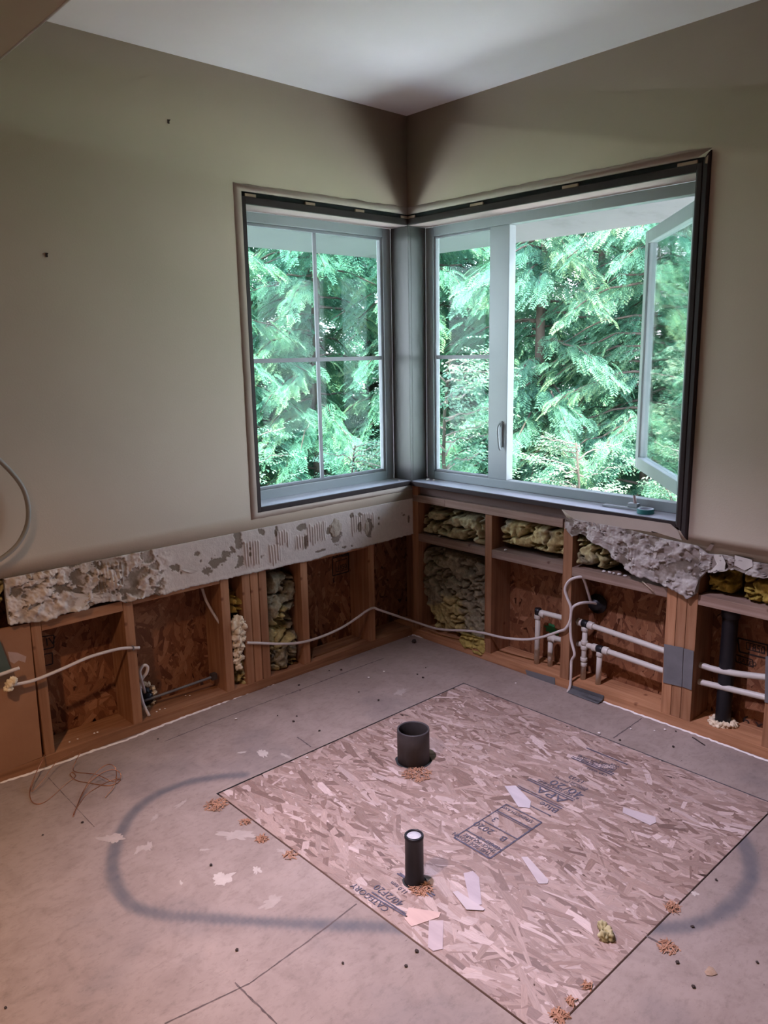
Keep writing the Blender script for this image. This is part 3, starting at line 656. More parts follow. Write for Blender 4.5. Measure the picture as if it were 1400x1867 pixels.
for x0, x1, z0, z1, lab in ((-1.799, -1.505, 0.497, 0.536, 'short horizontal timber between the first two studs under the torn drywall'),
                            (-1.465, -1.093, 0.512, 0.550, 'horizontal timber above the bay with the grey conduit, mostly behind drywall'),
                            (-0.868, -0.690, 0.520, 0.558, 'short horizontal timber above the lumpy wool batt'),
                            (-0.650, -0.290, 0.512, 0.550, 'horizontal timber above the bay with the black stamp near the corner')):
    board('blocking', x0, x1, 0.002, 0.090, z0, z1, 'X', lab, 'blocking timber', 'blocking of the left wall')
board('wall_stud', 0.098, 0.136, -0.004, 0.136, PT, 0.775, 'Z', 'dark wooden stud deep in the room corner, seen past the last left wall stud', 'wall stud', GL)
GR = 'exposed studs of the right wall'
for y0, y1, zt, lab in ((-0.047, -0.006, TOPL - 0.002, 'shadowed wooden stud right in the room corner'),
                        (-0.511, -0.473, 0.694, 'wooden stud right of the big hanging wool batt'),
                        (-0.934, -0.890, 0.720, 'wooden stud the white cable loops around'),
                        (-1.3900, -1.3505, 0.62, 'left stud of the three nailed together behind the grey plates'),
                        (-1.4285, -1.3915, 0.62, 'middle stud of the three nailed together behind the grey plates'),
                        (-1.4690, -1.4300, 0.62, 'right stud of the three nailed together behind the grey plates'),
                        (-1.768, -1.728, 0.62, 'wooden stud at the right end beyond the black pipe')):
    board('wall_stud', 0.0015, DP, y0, y1, PT, zt, 'Z', lab, 'wall stud', GR)
for y0, y1, lab in ((-0.4725, -0.0475, 'horizontal timber above the big hanging wool batt'),
                    (-0.8895, -0.5115, 'horizontal timber under the second yellow batt'),
                    (-1.3500, -0.9345, 'horizontal timber above the bay with the black pipe flange'),
                    (-1.7275, -1.4695, 'horizontal timber above the black vertical pipe')):
    board('blocking', 0.002, DP, y0, y1, 0.500, 0.538, 'Y', lab, 'blocking timber', 'blocking of the right wall', WEATHER_Y)
board('sill_rail', 0.0015, 0.09, -0.225, -0.002, 0.696, 0.731, 'Y', 'short dusty timber under the sill next to the corner', 'rail timber', None, WEATHER_Y)
board('sill_rail', -0.0005, 0.09, -0.885, -0.228, 0.6965, 0.7325, 'Y', 'longer dusty timber under the right window sill', 'rail timber', None, WEATHER_Y)
struct(box('trim_2', 0.018, 0.13, -0.93, -0.002, 0.733, 0.777, pm('rough_sill_board', [(0.3, (0.10, 0.065, 0.05)), (0.7, (0.18, 0.12, 0.095))], 5, 0.8, (1, 0.1, 1), bumpy=0.3)))

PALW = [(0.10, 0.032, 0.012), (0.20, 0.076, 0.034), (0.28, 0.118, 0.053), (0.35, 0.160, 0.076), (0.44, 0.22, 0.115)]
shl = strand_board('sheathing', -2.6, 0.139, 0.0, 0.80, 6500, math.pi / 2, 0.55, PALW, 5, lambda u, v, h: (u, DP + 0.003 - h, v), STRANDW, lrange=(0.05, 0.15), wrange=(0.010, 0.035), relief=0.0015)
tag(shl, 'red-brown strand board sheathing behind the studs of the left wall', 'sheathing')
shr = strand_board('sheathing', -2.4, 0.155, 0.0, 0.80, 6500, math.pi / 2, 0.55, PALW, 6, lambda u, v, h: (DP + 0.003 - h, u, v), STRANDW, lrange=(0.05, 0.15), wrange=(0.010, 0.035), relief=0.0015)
tag(shr, 'red-brown strand board sheathing behind the studs of the right wall', 'sheathing')

def frame_box(a, b, c, d): return [(a, b), (b, c), (c, d), (d, a)]
def wall_stamp(parent, plane, quads, texts):
    nrm = (0, -1, 0) if plane == 'L' else (-1, 0, 0)
    sg = []
    for Q, wd in quads: sg += [(x, y, wd) for x, y in frame_box(*Q)]
    bars('stamp_box', sg, 0.004, INKD, parent, nrm, 0.0012)
    for body, p, size, xs in texts:
        off = Vector(nrm) * 0.0014
        text('printed_stamp', body, Vector(p) + off, size, 0.0, INKD, parent, xs, plane)
YS = DP + 0.0013
wall_stamp(shl, 'L', [([(-1.7606,0.1413,0.4289),(-1.7141,0.1413,0.4226),(-1.7188,0.1413,0.3770),(-1.7620,0.1413,0.3786)], 0.004), ([(-1.7561,0.1413,0.3599),(-1.7267,0.1413,0.3579),(-1.7291,0.1413,0.3156),(-1.7606,0.1413,0.3165)], 0.004), ([(-0.3933,0.1413,0.4543),(-0.2930,0.1413,0.4594),(-0.2963,0.1413,0.3685),(-0.3968,0.1413,0.3676)], 0.005), ([(-0.3888,0.1413,0.4806),(-0.3478,0.1413,0.4809),(-0.3488,0.1413,0.4565),(-0.3899,0.1413,0.4536)], 0.004), ([(-0.3339,0.1413,0.4837),(-0.2956,0.1413,0.4847),(-0.2968,0.1413,0.4519),(-0.3352,0.1413,0.4511)], 0.004), ([(-0.3737,0.1413,0.4340),(-0.3044,0.1413,0.4368),(-0.3064,0.1413,0.3818),(-0.3757,0.1413,0.3824)], 0.003)],
           [('IV', [(-1.7472,0.1413,0.3893)][0], 0.042, 1.1), ('1850', [(-0.3652,0.1413,0.3884)][0], 0.036, 0.8), ('05', [(-0.3831,0.1413,0.4550)][0], 0.026, 0.9), ('E', [(-0.3981,0.1413,0.3350)][0], 0.03, 1.0)])
wall_stamp(shr, 'R', [([(0.1413,-1.5644,0.3598),(0.1413,-1.6720,0.3613),(0.1413,-1.6760,0.3100),(0.1413,-1.5742,0.3087)], 0.006), ([(0.1413,-1.5611,0.2942),(0.1413,-1.6233,0.2905),(0.1413,-1.6273,0.2639),(0.1413,-1.5651,0.2672)], 0.004), ([(0.1413,-1.5970,0.3514),(0.1413,-1.6613,0.3520),(0.1413,-1.6633,0.3253),(0.1413,-1.5989,0.3263)], 0.003)],
           [('1850', [(0.1413,-1.6029,0.3253)][0], 0.036, 0.85), ('RATED', [(0.1413,-1.5711,0.2689)][0], 0.024, 0.9), ('6 x', [(0.1413,-1.6026,0.0333)][0], 0.05, 1.2)])

# tan board at far left and things beside it
o = prism('fibre_board', [(-2.0317,-0.0010,0.5421),(-1.8365,-0.0010,0.5365),(-1.8460,-0.0010,0.0424),(-2.0568,-0.0010,0.0350)], (0, 0.010, 0), TANB)
tag(o, 'tan fibre board covering the studs at the far left under the torn drywall', 'board')
o = link('grey_patch', mesh_np('grey_patch', [(-1.9165,-0.0016,0.4566),(-1.8861,-0.0016,0.4439),(-1.8597,-0.0016,0.4224),(-1.8655,-0.0016,0.4022),(-1.8855,-0.0016,0.4161),(-1.9006,-0.0016,0.4087),(-1.9134,-0.0016,0.4204)], [list(range(7))]), pm('pale_smear', [(0.3, (0.36, 0.25, 0.20)), (0.7, (0.42, 0.30, 0.25))], 30, 0.8), o)
o.name = 'plaster_smear'
o = prism('cover_board', [(-2.0365,-0.0300,0.5696),(-1.9459,-0.0300,0.5208),(-1.9187,-0.0300,0.3912),(-2.0566,-0.0300,0.3958)], (0, 0.012, 0), GREENB)
tag(o, 'grey-green board edge leaning at the far left against the tan board', 'board')

# ------------------------------------------------------------------ torn drywall strips
def torn_strip(name, axis, us, top, bot, seed, lumpy, patches, ridges, parent, white=(0.58, 0.52, 0.45), paper=(0.22, 0.18, 0.135), step=0.0028, holes=(), chipthr=0.70, front=0.0115):
    u0, u1 = us; nu = int((u1 - u0) / step); nv = 64
    u = np.linspace(u0, u1, nu); 
    tp = np.interp(u, [a for a, _ in top], [b for _, b in top]); bt = np.interp(u, [a for a, _ in bot], [b for _, b in bot])
    bt = bt + (fbm(u * 18, u * 0 + 3, seed) - 0.5) * 0.022 * np.array([lumpy(x) * 0.8 + 0.35 for x in u]) + (fbm(u * 90, u * 0 + 7, seed + 3) - 0.5) * 0.007
    U = np.repeat(u[:, None], nv, 1); s = np.linspace(0, 1, nv)[None, :]; Z = tp[:, None] + (bt - tp)[:, None] * s
    Lm = np.array([lumpy(x) for x in u])[:, None] * np.ones_like(Z)
    # lumps of mortar
    b1 = fbm(U * 22, Z * 26, seed + 1, 5, 0.55); b2 = fbm(U * 60 + 5, Z * 48, seed + 2, 4, 0.6)
    ridge = np.abs(fbm(U * 30, Z * 34, seed + 8, 4) - 0.5) * 2
    lump = sstep(0.47, 0.60, b1 + 0.15 * (b2 - .5)) * Lm
    hgt = 0.0008 * (b2 - .5) + Lm * (0.015 * np.maximum(b1 - 0.40, 0) * 2.6 + 0.006 * (1 - ridge) ** 2 * b2 * 1.6)
    # flaked compound layer: 1 where present
    chip = sstep(chipthr, chipthr + 0.02, fbm(U * 20 + 9, Z * 22, seed + 5, 5, 0.55) + 0.25 * (fbm(U * 5, Z * 3, seed + 6) - .5) * 1.2)
    for (pu, pz, ru, rz) in patches:
        d = ((U - pu) / ru) ** 2 + ((Z - pz) / rz) ** 2
        d = np.sqrt(d) + 2.0 * (fbm(U * 34, Z * 34, seed + 12, 5, 0.62) - 0.5)
        chip = np.maximum(chip, 1 - sstep(0.85, 0.93, d))
    chip = np.maximum(chip, sstep(0.56, 0.575, fbm(U * 24 + 2, Z * 30, seed + 40, 5, 0.6) + 0.10 * (0.5 - s) - 0.10 * (1 - Lm)) * sstep(0.3, 0.5, Lm))
    edge = 1 - sstep(0.0, 0.045, s * (tp - bt)[:, None] * 10) * 1.0
    present = 1 - chip
    hgt = hgt * (0.35 + 0.65 * present) + 0.0022 * present
    for (ru0, ru1, rz0, rz1) in ridges:
        m = sstep(ru0 - .004, ru0 + .004, U) * (1 - sstep(ru1 - .004, ru1 + .004, U))
        jz = 0.03 * (vnoise(U * 130, U * 0, seed + 20) - .5)
        m = m * sstep(rz0 - 0.003, rz0 + 0.003, Z + jz) * (1 - sstep(rz1 - 0.003, rz1 + 0.003, Z + jz * .6))
        hgt = hgt + m * (0.0048 * (0.5 + 0.5 * np.sin(U * 2 * math.pi / 0.0135 + Z * 14 + 3 * vnoise(U * 20, Z * 9, seed + 2))) ** 1.5)
    # bottom edge curls a little
    hgt = hgt + 0.003 * sstep(0.90, 0.97, s) * vnoise(U * 25, Z * 5, seed + 30)
    shade = (b2 - .5) * 0.10
    col = np.zeros(U.shape + (3,)); W_ = np.array(white); Pc = np.array(paper)
    mixf = np.clip(present + 0.55 * lump * chip, 0, 1)[..., None]
    hollow_tone = 1 - 0.28 * Lm[..., None] * sstep(0.5, 0.3, b1)[..., None]  # darker in the hollows between the lumps
    col = (Pc * (1 - mixf) + W_ * mixf) * (1 + shade[..., None]) * hollow_tone
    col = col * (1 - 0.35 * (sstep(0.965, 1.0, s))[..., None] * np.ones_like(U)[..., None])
    keep = np.ones((nu, nv), bool)
    front_ = front + hgt
    def P(Uv, h, Zv): return np.stack([Uv, -h, Zv], -1) if axis == 'L' else np.stack([-h, Uv, Zv], -1)
    V = P(U, front_, Z).reshape(-1, 3); Cc = col.reshape(-1, 3); idx = np.arange(nu * nv).reshape(nu, nv)
    Fq = np.stack([idx[:-1, :-1], idx[:-1, 1:], idx[1:, 1:], idx[1:, :-1]], -1).reshape(-1, 4)
    # back layer and rim
    Vb = P(U[:, [0, -1]], np.full((nu, 2), 0.0005), Z[:, [0, -1]]).reshape(-1, 3); off = nu * nv
    bi = off + np.arange(nu * 2).reshape(nu, 2)
    rimB = np.stack([idx[:-1, -1], bi[:-1, 1], bi[1:, 1], idx[1:, -1]], -1); back = np.stack([bi[:-1, 0], bi[1:, 0], bi[1:, 1], bi[:-1, 1]], -1)
    rimT = np.stack([idx[:-1, 0], idx[1:, 0], bi[1:, 0], bi[:-1, 0]], -1)
    Cb = np.tile(np.array([0.42, 0.38, 0.33]), (nu * 2, 1))
    Fa = np.concatenate([Fq, rimB, back, rimT]); V = np.concatenate([V, Vb]); Cc = np.concatenate([Cc, Cb])
    if axis == 'R': Fa = Fa[:, ::-1]
    ends = []
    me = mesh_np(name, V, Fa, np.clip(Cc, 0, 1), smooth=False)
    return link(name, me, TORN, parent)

def lumpL(x): return float(np.interp(x, [-1.93, -1.60, -1.47, -1.36, -1.30, -0.3, 0], [1.0, 0.95, 0.85, 0.55, 0.06, 0.04, 0.02]))
def pl(px): return px
Lp = [(-1.4014,-0.0120,0.6809),(-1.3735,-0.0120,0.6456),(-1.2889,-0.0120,0.6239),(-1.1965,-0.0120,0.6584),(-1.1586,-0.0120,0.5792),(-1.1197,-0.0120,0.6029),(-1.0073,-0.0120,0.6795),(-1.0377,-0.0120,0.6507),(-0.8887,-0.0120,0.6981),(-0.8176,-0.0120,0.6812),(-0.6876,-0.0120,0.6784),(-0.6637,-0.0120,0.6177),(-0.5147,-0.0120,0.6290),(-0.4933,-0.0120,0.6049),(-0.4757,-0.0120,0.6427),(-0.5401,-0.0120,0.6283),(-0.3989,-0.0120,0.6865),(-0.2930,-0.0120,0.6120),(-0.3507,-0.0120,0.6269),(-0.2298,-0.0120,0.6200),(-0.9936,-0.0120,0.6077),(-1.1820,-0.0120,0.6266),(-1.4447,-0.0120,0.6327),(-1.4880,-0.0120,0.5789),(-0.9535,-0.0120,0.6115),(-0.5871,-0.0120,0.5536),(-0.4436,-0.0120,0.5445),(-0.2291,-0.0120,0.6465),(-0.0283,-0.0120,0.6145),(-1.2679,-0.0120,0.5954),(-1.5257,-0.0120,0.6725),(-1.4557,-0.0120,0.5567),(-1.4082,-0.0120,0.7034),(-1.5059,-0.0120,0.6144),(-1.5935,-0.0120,0.6028),(-1.6680,-0.0120,0.6498)]
RADL = [(.022,.02),(.028,.018),(.02,.022),(.012,.010),(.03,.022),(.026,.022),(.024,.035),(.010,.01),(.018,.016),(.012,.018),(.03,.015),(.010,.035),(.028,.028),(.03,.035),(.02,.02),(.016,.014),(.018,.014),(.022,.045),(.014,.02),(.006,.006),(.007,.007),(.006,.006),(.03,.025),(.03,.02),(.006,.008),(.03,.006),(.014,.006),(.006,.008),(.008,.02),(.006,.008),(.03,.012),(.02,.012),(.022,.03),(.03,.014),(.03,.016),(.03,.02)]
strip_l = torn_strip('torn_drywall', 'L', (-1.905, -0.001), [(-2, ST), (0, ST + 0.002)], [(-1.93, 0.560), (-1.83, 0.538), (-1.74, 0.536), (-1.68, 0.548), (-1.60, 0.555), (-1.50, 0.540), (-1.44, 0.532), (-1.2, 0.530), (-0.9, 0.527), (-0.65, 0.524), (-0.26, 0.525), (0, 0.531)], 41,
                     lumpL, [(p[0], p[2], a, b) for p, (a, b) in zip(Lp, RADL)],
                     [(-1.60, -1.50, 0.60, 0.69), (-0.82, -0.75, 0.62, 0.68), (-0.86, -0.80, 0.55, 0.63), (-0.66, -0.55, 0.60, 0.68), (-0.40, -0.26, 0.60, 0.68), (-0.98, -0.90, 0.56, 0.66), (-0.72, -0.66, 0.58, 0.64)], wall_l, chipthr=0.745)
def lumpR(y): return float(np.interp(y, [-1.9, -1.5, -1.4, -1.1, -0.98, -0.93], [0.55, 0.9, 1.0, 0.95, 0.8, 0.5]))
strip_r = torn_strip('torn_drywall', 'R', (-1.95, -0.905), [(-1.95, 0.70), (-1.66, 0.700), (-1.56, 0.706), (-1.50, 0.700), (-1.46, 0.722), (-1.30, 0.728), (-1.15, 0.742), (-0.905, 0.745)],
                     [(-1.95, 0.64), (-1.70, 0.652), (-1.58, 0.655), (-1.50, 0.625), (-1.475, 0.60), (-1.468, 0.545), (-1.44, 0.522), (-1.37, 0.545), (-1.30, 0.556), (-1.22, 0.575), (-1.15, 0.60), (-1.11, 0.640), (-1.07, 0.660), (-0.98, 0.690), (-0.94, 0.67), (-0.905, 0.70)], 87,
                     lumpR, [(-1.36, 0.69, 0.02, 0.02), (-1.44, 0.685, 0.035, 0.02), (-1.53, 0.675, 0.02, 0.025), (-1.62, 0.67, 0.035, 0.03), (-1.72, 0.68, 0.03, 0.02), (-1.22, 0.70, 0.015, 0.012), (-1.30, 0.655, 0.05, 0.012)], [(-1.24, -1.19, 0.60, 0.67)], wall_r, white=(0.44, 0.40, 0.345), chipthr=0.66)

# broken-through spots of the left strip showing gypsum
for i, (c, rx, rz) in enumerate(((([(-0.4925,-0.0130,0.6457)][0]), 0.034, 0.040), (([(-0.3076,-0.0130,0.6146)][0]), 0.016, 0.036))):
    bm = bmesh.new(); r3 = random.Random(i)
    bmesh.ops.create_icosphere(bm, subdivisions=3, radius=1.0)
    for v in bm.verts:
        n = mnoise.noise(v.co * 2.2 + Vector((i * 5, 0, 0))); k = 1 + 0.35 * n
        v.co = Vector((c[0] + v.co.x * rx * k, -0.0135 + min(v.co.y, 0.4) * 0.006 * k, c[2] + v.co.z * rz * k))
    link('exposed_gypsum', bm_mesh(bm, 'exposed_gypsum'), pm('broken_gypsum', [(0.3, (0.34, 0.29, 0.21)), (0.7, (0.46, 0.40, 0.31))], 40, 0.9, bumpy=0.6), strip_l)
# paint peels standing off the strips
def peel(pts, mat, parent, lift, axis):
    V = []; n = len(pts); c = Vector((0, 0, 0))
    for p in pts: c += Vector(p)
    c /= n; N = Vector((0, -1, 0)) if axis == 'L' else Vector((-1, 0, 0))
    for i, p in enumerate(pts): V.append(tuple(Vector(p) + N * (lift * (0.3 + 0.7 * ((i * 7) % 5) / 4))))
    V.append(tuple(c + N * lift * 0.5)); Fc = [[i, (i + 1) % n, n] for i in range(n)]
    return link('paint_flake', mesh_np('paint_flake', V, Fc), mat, parent)
FL = pm('peeled_paint', [(0.3, (0.50, 0.47, 0.40)), (0.7, (0.60, 0.56, 0.49))], 20, 0.7)
peel([(-1.6853,-0.0130,0.5775),(-1.6700,-0.0130,0.5941),(-1.6355,-0.0130,0.5861),(-1.6145,-0.0130,0.5975),(-1.5852,-0.0130,0.5661),(-1.6026,-0.0130,0.5537),(-1.6331,-0.0130,0.5692),(-1.6625,-0.0130,0.5518),(-1.6785,-0.0130,0.5476)], FL, strip_l, 0.012, 'L')
peel([(-1.6949,-0.0130,0.6160),(-1.6536,-0.0130,0.6025),(-1.5908,-0.0130,0.5715),(-1.5856,-0.0130,0.5621),(-1.6362,-0.0130,0.5781),(-1.6833,-0.0130,0.5972)], FL, strip_l, 0.010, 'L')
peel([(-1.8208,-0.0130,0.7064),(-1.7831,-0.0130,0.7042),(-1.7782,-0.0130,0.6818),(-1.7977,-0.0130,0.6686),(-1.8148,-0.0130,0.6782)], FL, strip_l, 0.010, 'L')
peel([(-1.6537,-0.0130,0.7009),(-1.6244,-0.0130,0.7010),(-1.6305,-0.0130,0.6781),(-1.6501,-0.0130,0.6782)], FL, strip_l, 0.010, 'L')
peel([(-1.2672,-0.0130,0.6109),(-1.2322,-0.0130,0.6059),(-1.1972,-0.0130,0.5920),(-1.2170,-0.0130,0.5849),(-1.2494,-0.0130,0.5984)], FL, strip_l, 0.008, 'L')
peel([(-0.0130,-1.5950,0.7116),(-0.0130,-1.6546,0.7070),(-0.0130,-1.6599,0.6849),(-0.0130,-1.6321,0.6640),(-0.0130,-1.5976,0.6769)], FL, strip_r, 0.008, 'R')
peel([(-0.0130,-1.5192,0.6979),(-0.0130,-1.5535,0.7080),(-0.0130,-1.5707,0.6816),(-0.0130,-1.5655,0.6469),(-0.0130,-1.5155,0.6370),(-0.0130,-1.5368,0.6692)], FL, strip_r, 0.014, 'R')
peel([(-0.0130,-1.2543,0.6327),(-0.0130,-1.3049,0.6421),(-0.0130,-1.3177,0.6866),(-0.0130,-1.2974,0.6577),(-0.0130,-1.2662,0.6606)], FL, strip_r, 0.006, 'R')
peel([(-0.0140,-1.4061,0.5740),(-0.0140,-1.4509,0.5875),(-0.0140,-1.4580,0.5394),(-0.0140,-1.4038,0.5421)], FL, strip_r, 0.006, 'R')
peel([(-0.0140,-1.4912,0.7111),(-0.0140,-1.5092,0.7361),(-0.0140,-1.5229,0.7365),(-0.0140,-1.5108,0.7125)], pm('torn_wood_fibre', [(0.3, (0.16, 0.11, 0.08)), (0.7, (0.22, 0.16, 0.12))], 20, 0.8), strip_r, 0.006, 'R')
peel([(-0.0140,-0.8898,0.7759),(-0.0140,-0.9825,0.7234),(-0.0140,-1.2219,0.7428),(-0.0140,-1.3493,0.7441),(-0.0140,-1.4026,0.7323),(-0.0140,-1.3837,0.7680),(-0.0140,-1.3553,0.7862),(-0.0140,-1.1272,0.7845)], BAREP, wall_r, 0.0005, 'R')

# ------------------------------------------------------------------ windows
D = 0.116
def win_frame(bm, axis, u0, u1, z0, z1, wd, d0, d1, bottom=None, top=None, sides=(None, None)):
    bt = bottom or wd; tp = top or wd; a = sides[0] or wd; b = sides[1] or wd
    def A(ua, ub, za, zb):
        if axis == 'L': add_box(bm, ua, ub, d0, d1, za, zb, 0.003)
        else: add_box(bm, d0, d1, ua, ub, za, zb, 0.003)
    A(u0, u0 + a, z0, z1); A(u1 - b, u1, z0, z1); A(u0 + a, u1 - b, z0, z0 + bt); A(u0 + a, u1 - b, z1 - tp, z1)

def pane(name, axis, u0, u1, z0, z1, d, parent):
    bm = bmesh.new()
    if axis == 'L': add_box(bm, u0, u1, d, d + 0.004, z0, z1)
    else: add_box(bm, d, d + 0.004, u0, u1, z0, z1)
    return link(name, bm_mesh(bm, name), GLASS, parent)

w1 = empty('window_1', (-0.44, D, 0.80), kind='structure')
bm = bmesh.new(); win_frame(bm, 'L', -0.885, -0.001, 0.797, 1.984, 0.050, D, D + 0.045, 0.044, 0.040)
link('window_frame', bm_mesh(bm, 'window_frame'), VINYL, w1)
bm = bmesh.new(); win_frame(bm, 'L', -0.835, -0.051, 0.841, 1.944, 0.012, D + 0.008, D + 0.03)
link('glazing_bead', bm_mesh(bm, 'glazing_bead'), pm('grey_gasket', [(0.3, (0.20, 0.22, 0.23)), (0.7, (0.28, 0.30, 0.31))], 9, 0.5), w1)
vm = [(-0.4448,0.1300,1.9446),(-0.4490,0.1300,0.8431),(-0.7849,0.1300,1.3924),(-0.0450,0.1300,1.3890),(-0.4471,0.1300,1.3918)]
bm = bmesh.new(); mx_ = (vm[0][0] + vm[1][0]) / 2; mz_ = (vm[2][2] + vm[3][2]) / 2
add_box(bm, mx_ - 0.009, mx_ + 0.009, D + 0.012, D + 0.020, 0.841, 1.944, 0.001); add_box(bm, -0.835, -0.051, D + 0.0125, D + 0.0195, mz_ - 0.009, mz_ + 0.009, 0.001)
MUNT = pm('grey_muntin', [(0.3, (0.25, 0.27, 0.28)), (0.7, (0.32, 0.34, 0.35))], 9, 0.5)
link('muntin', bm_mesh(bm, 'muntin'), MUNT, w1)
pane('pane', 'L', -0.835, -0.051, 0.841, 1.944, D + 0.024, w1)

w2 = empty('window_2', (D, -0.69, 0.80), kind='structure')
bm = bmesh.new()
win_frame(bm, 'R', -1.376, -0.001, 0.797, 1.984, 0.048, D, D + 0.045, 0.040, 0.042)
add_box(bm, D - 0.0005, D + 0.045, -0.498, -0.394, 0.837, 1.942, 0.003)
link('window_frame', bm_mesh(bm, 'window_frame'), VINYL, w2)
bm = bmesh.new(); win_frame(bm, 'R', -0.394, -0.049, 0.837, 1.942, 0.010, D + 0.008, D + 0.03)
link('glazing_bead', bm_mesh(bm, 'glazing_bead'), MUNT, w2)
hz = [(0.1300,-0.0564,1.3897),(0.1300,-0.3850,1.3873)]; hz_ = (hz[0][2] + hz[1][2]) / 2
bm = bmesh.new(); add_box(bm, D + 0.012, D + 0.020, -0.394, -0.049, hz_ - 0.009, hz_ + 0.009, 0.001); link('muntin', bm_mesh(bm, 'muntin'), MUNT, w2)
pane('pane', 'R', -0.394, -0.049, 0.837, 1.942, D + 0.024, w2)
# lock lever on the mullion
hp = [(0.1080,-0.4634,1.1043),(0.1080,-0.4678,1.0256),(0.1080,-0.4810,0.9769),(0.1080,-0.4517,1.0493)]
bm = bmesh.new(); z_a, z_b = 1.02, 1.125
yh = (hp[0][1] + hp[1][1]) / 2; zt_, zb_ = hp[0][2], hp[2][2]
add_box(bm, D - 0.010, D, yh - 0.010, yh + 0.006, zb_ + 0.01, zt_, 0.003)
tube_bm(bm, smooth_path([(D - 0.008, yh, zt_ - 0.01), (D - 0.026, yh - 0.002, zt_ - 0.03), (D - 0.028, yh - 0.004, (zt_ + zb_) / 2), (D - 0.024, yh - 0.008, zb_ + 0.012), (D - 0.018, yh - 0.012, zb_)]), 0.006, 10)
link('lock_lever', bm_mesh(bm, 'lock_lever'), VINYL, w2)
# open casement sash swung outwards about the right jamb
hx, hy = 0.165, -1.322; fx, fy = 0.775, -0.787
sd = Vector((fx - hx, fy - hy, 0)); SW = sd.length; ang = math.atan2(sd.y, sd.x)
bm = bmesh.new()
def SB(a, b, z0, z1, t0, t1, bev=0.003): add_box(bm, a, b, t0, t1, z0, z1, bev)
fw = 0.055
SB(0, fw, 0.852, 1.932, -0.022, 0.022); SB(SW - fw, SW, 0.852, 1.932, -0.022, 0.022); SB(fw, SW - fw, 0.852, 0.852 + fw, -0.022, 0.022); SB(fw, SW - fw, 1.932 - fw, 1.932, -0.022, 0.022)
SB(fw - .004, fw + 0.008, 0.852 + fw, 1.932 - fw, -0.013, 0.013, 0.002); SB(SW - fw - 0.008, SW - fw + .004, 0.852 + fw, 1.932 - fw, -0.013, 0.013, 0.002)
M_ = Matrix.Translation((hx, hy, 0)) @ Matrix.Rotation(ang, 4, 'Z'); bmesh.ops.transform(bm, matrix=M_, verts=bm.verts)
sash = link('open_sash', bm_mesh(bm, 'open_sash'), VINYL, w2)
bm = bmesh.new(); add_box(bm, fw, SW - fw, -0.002, 0.002, 0.852 + fw, 1.932 - fw); bmesh.ops.transform(bm, matrix=M_, verts=bm.verts)
link('pane', bm_mesh(bm, 'pane'), GLASS, sash)
bm = bmesh.new()
add_box(bm, D + 0.02, D + 0.06, -1.331, -1.327, 0.845, 0.90, 0.001)
for z in (0.858, 0.885): add_box(bm, D + 0.030, D + 0.040, -1.327, -1.3255, z - 0.005, z + 0.005, 0.001)
link('hinge_plate', bm_mesh(bm, 'hinge_plate'), MUNT, w2)

# jambs, head and sill boards
J = 0.018
def tr(n, *a): return struct(box('trim_%d' % n, *a))
tr(3, -0.903, -0.885, -0.0135, D, 0.780, 2.012, DARKJ)                 # left side jamb
tr(4, -0.885, 0.0, -0.0135, 0.0, 1.985, 2.012, DARKJ)                   # head front edge, left window
tr(5, -0.885, 0.0, 0.0, D + 0.002, 1.985, 2.010, JAMBW)
tr(6, -0.885, -0.0005, -0.0135, -0.0005, 0.778, 0.7985, DARKJ)
tr(7, -0.885, -0.0005, -0.0005, D + 0.002, 0.779, 0.7985, SILLM)
tr(8, -0.0135, 0.0, -1.376, -0.0, 1.985, 2.012, DARKJ)                 # right window
tr(9, 0.0, D + 0.002, -1.376, 0.0, 1.985, 2.010, JAMBW)
tr(10, -0.0135, -0.0005, -1.376, -0.0, 0.776, 0.7965, DARKJ)
tr(11, -0.0005, D + 0.002, -1.376, 0.0, 0.777, 0.7965, SILLM)
tr(12, -0.0135, D, -1.394, -1.376, 0.776, 2.012, DARKJ)                # right side jamb
tr(13, 0.0, J, 0.0, D, 0.780, 1.985, POSTM)                            # post boards at the corner
tr(14, J, D, 0.0, J, 0.780, 1.985, POSTM)
struct(box('trim_15', J, 0.19, J, 0.19, 0.79, 2.2, EXT))                # corner post outside
# wide dark casing right of the window, mitred ends, grooved
cz = [(-0.0130,-1.4235,2.0470),(-0.0130,-1.4245,0.7358)]
bm = bmesh.new(); prof = [(-1.376, 0.0165), (-1.382, 0.020), (-1.396, 0.020), (-1.399, 0.016), (-1.402, 0.021), (-1.416, 0.023), (-1.422, 0.020), (-1.4245, 0.012)]
rows = []
for y, h in prof:
    k = (-1.376 - y) / 0.0485
    zt = 1.990 + 0.056 * k; zb = 0.790 - 0.054 * k
    rows.append([bm.verts.new((-h, y, zt)), bm.verts.new((-h, y, zb)), bm.verts.new((-0.0121, y, zt)), bm.verts.new((-0.0121, y, zb))])
for a, b in zip(rows, rows[1:]):
    bm.faces.new((a[0], a[1], b[1], b[0])); bm.faces.new((a[0], b[0], b[2], a[2])); bm.faces.new((a[1], a[3], b[3], b[1]))
bmesh.ops.recalc_face_normals(bm, faces=bm.faces)
cas = struct(link('trim_16', bm_mesh(bm, 'casing'), DARKJ))
link('bare_wood', mesh_np('bare_wood', [(-0.0236, -1.408, 2.005), (-0.0236, -1.416, 2.003), (-0.0236, -1.418, 2.030), (-0.0236, -1.409, 2.022)], [[0, 1, 2, 3]]), SHIM, cas)
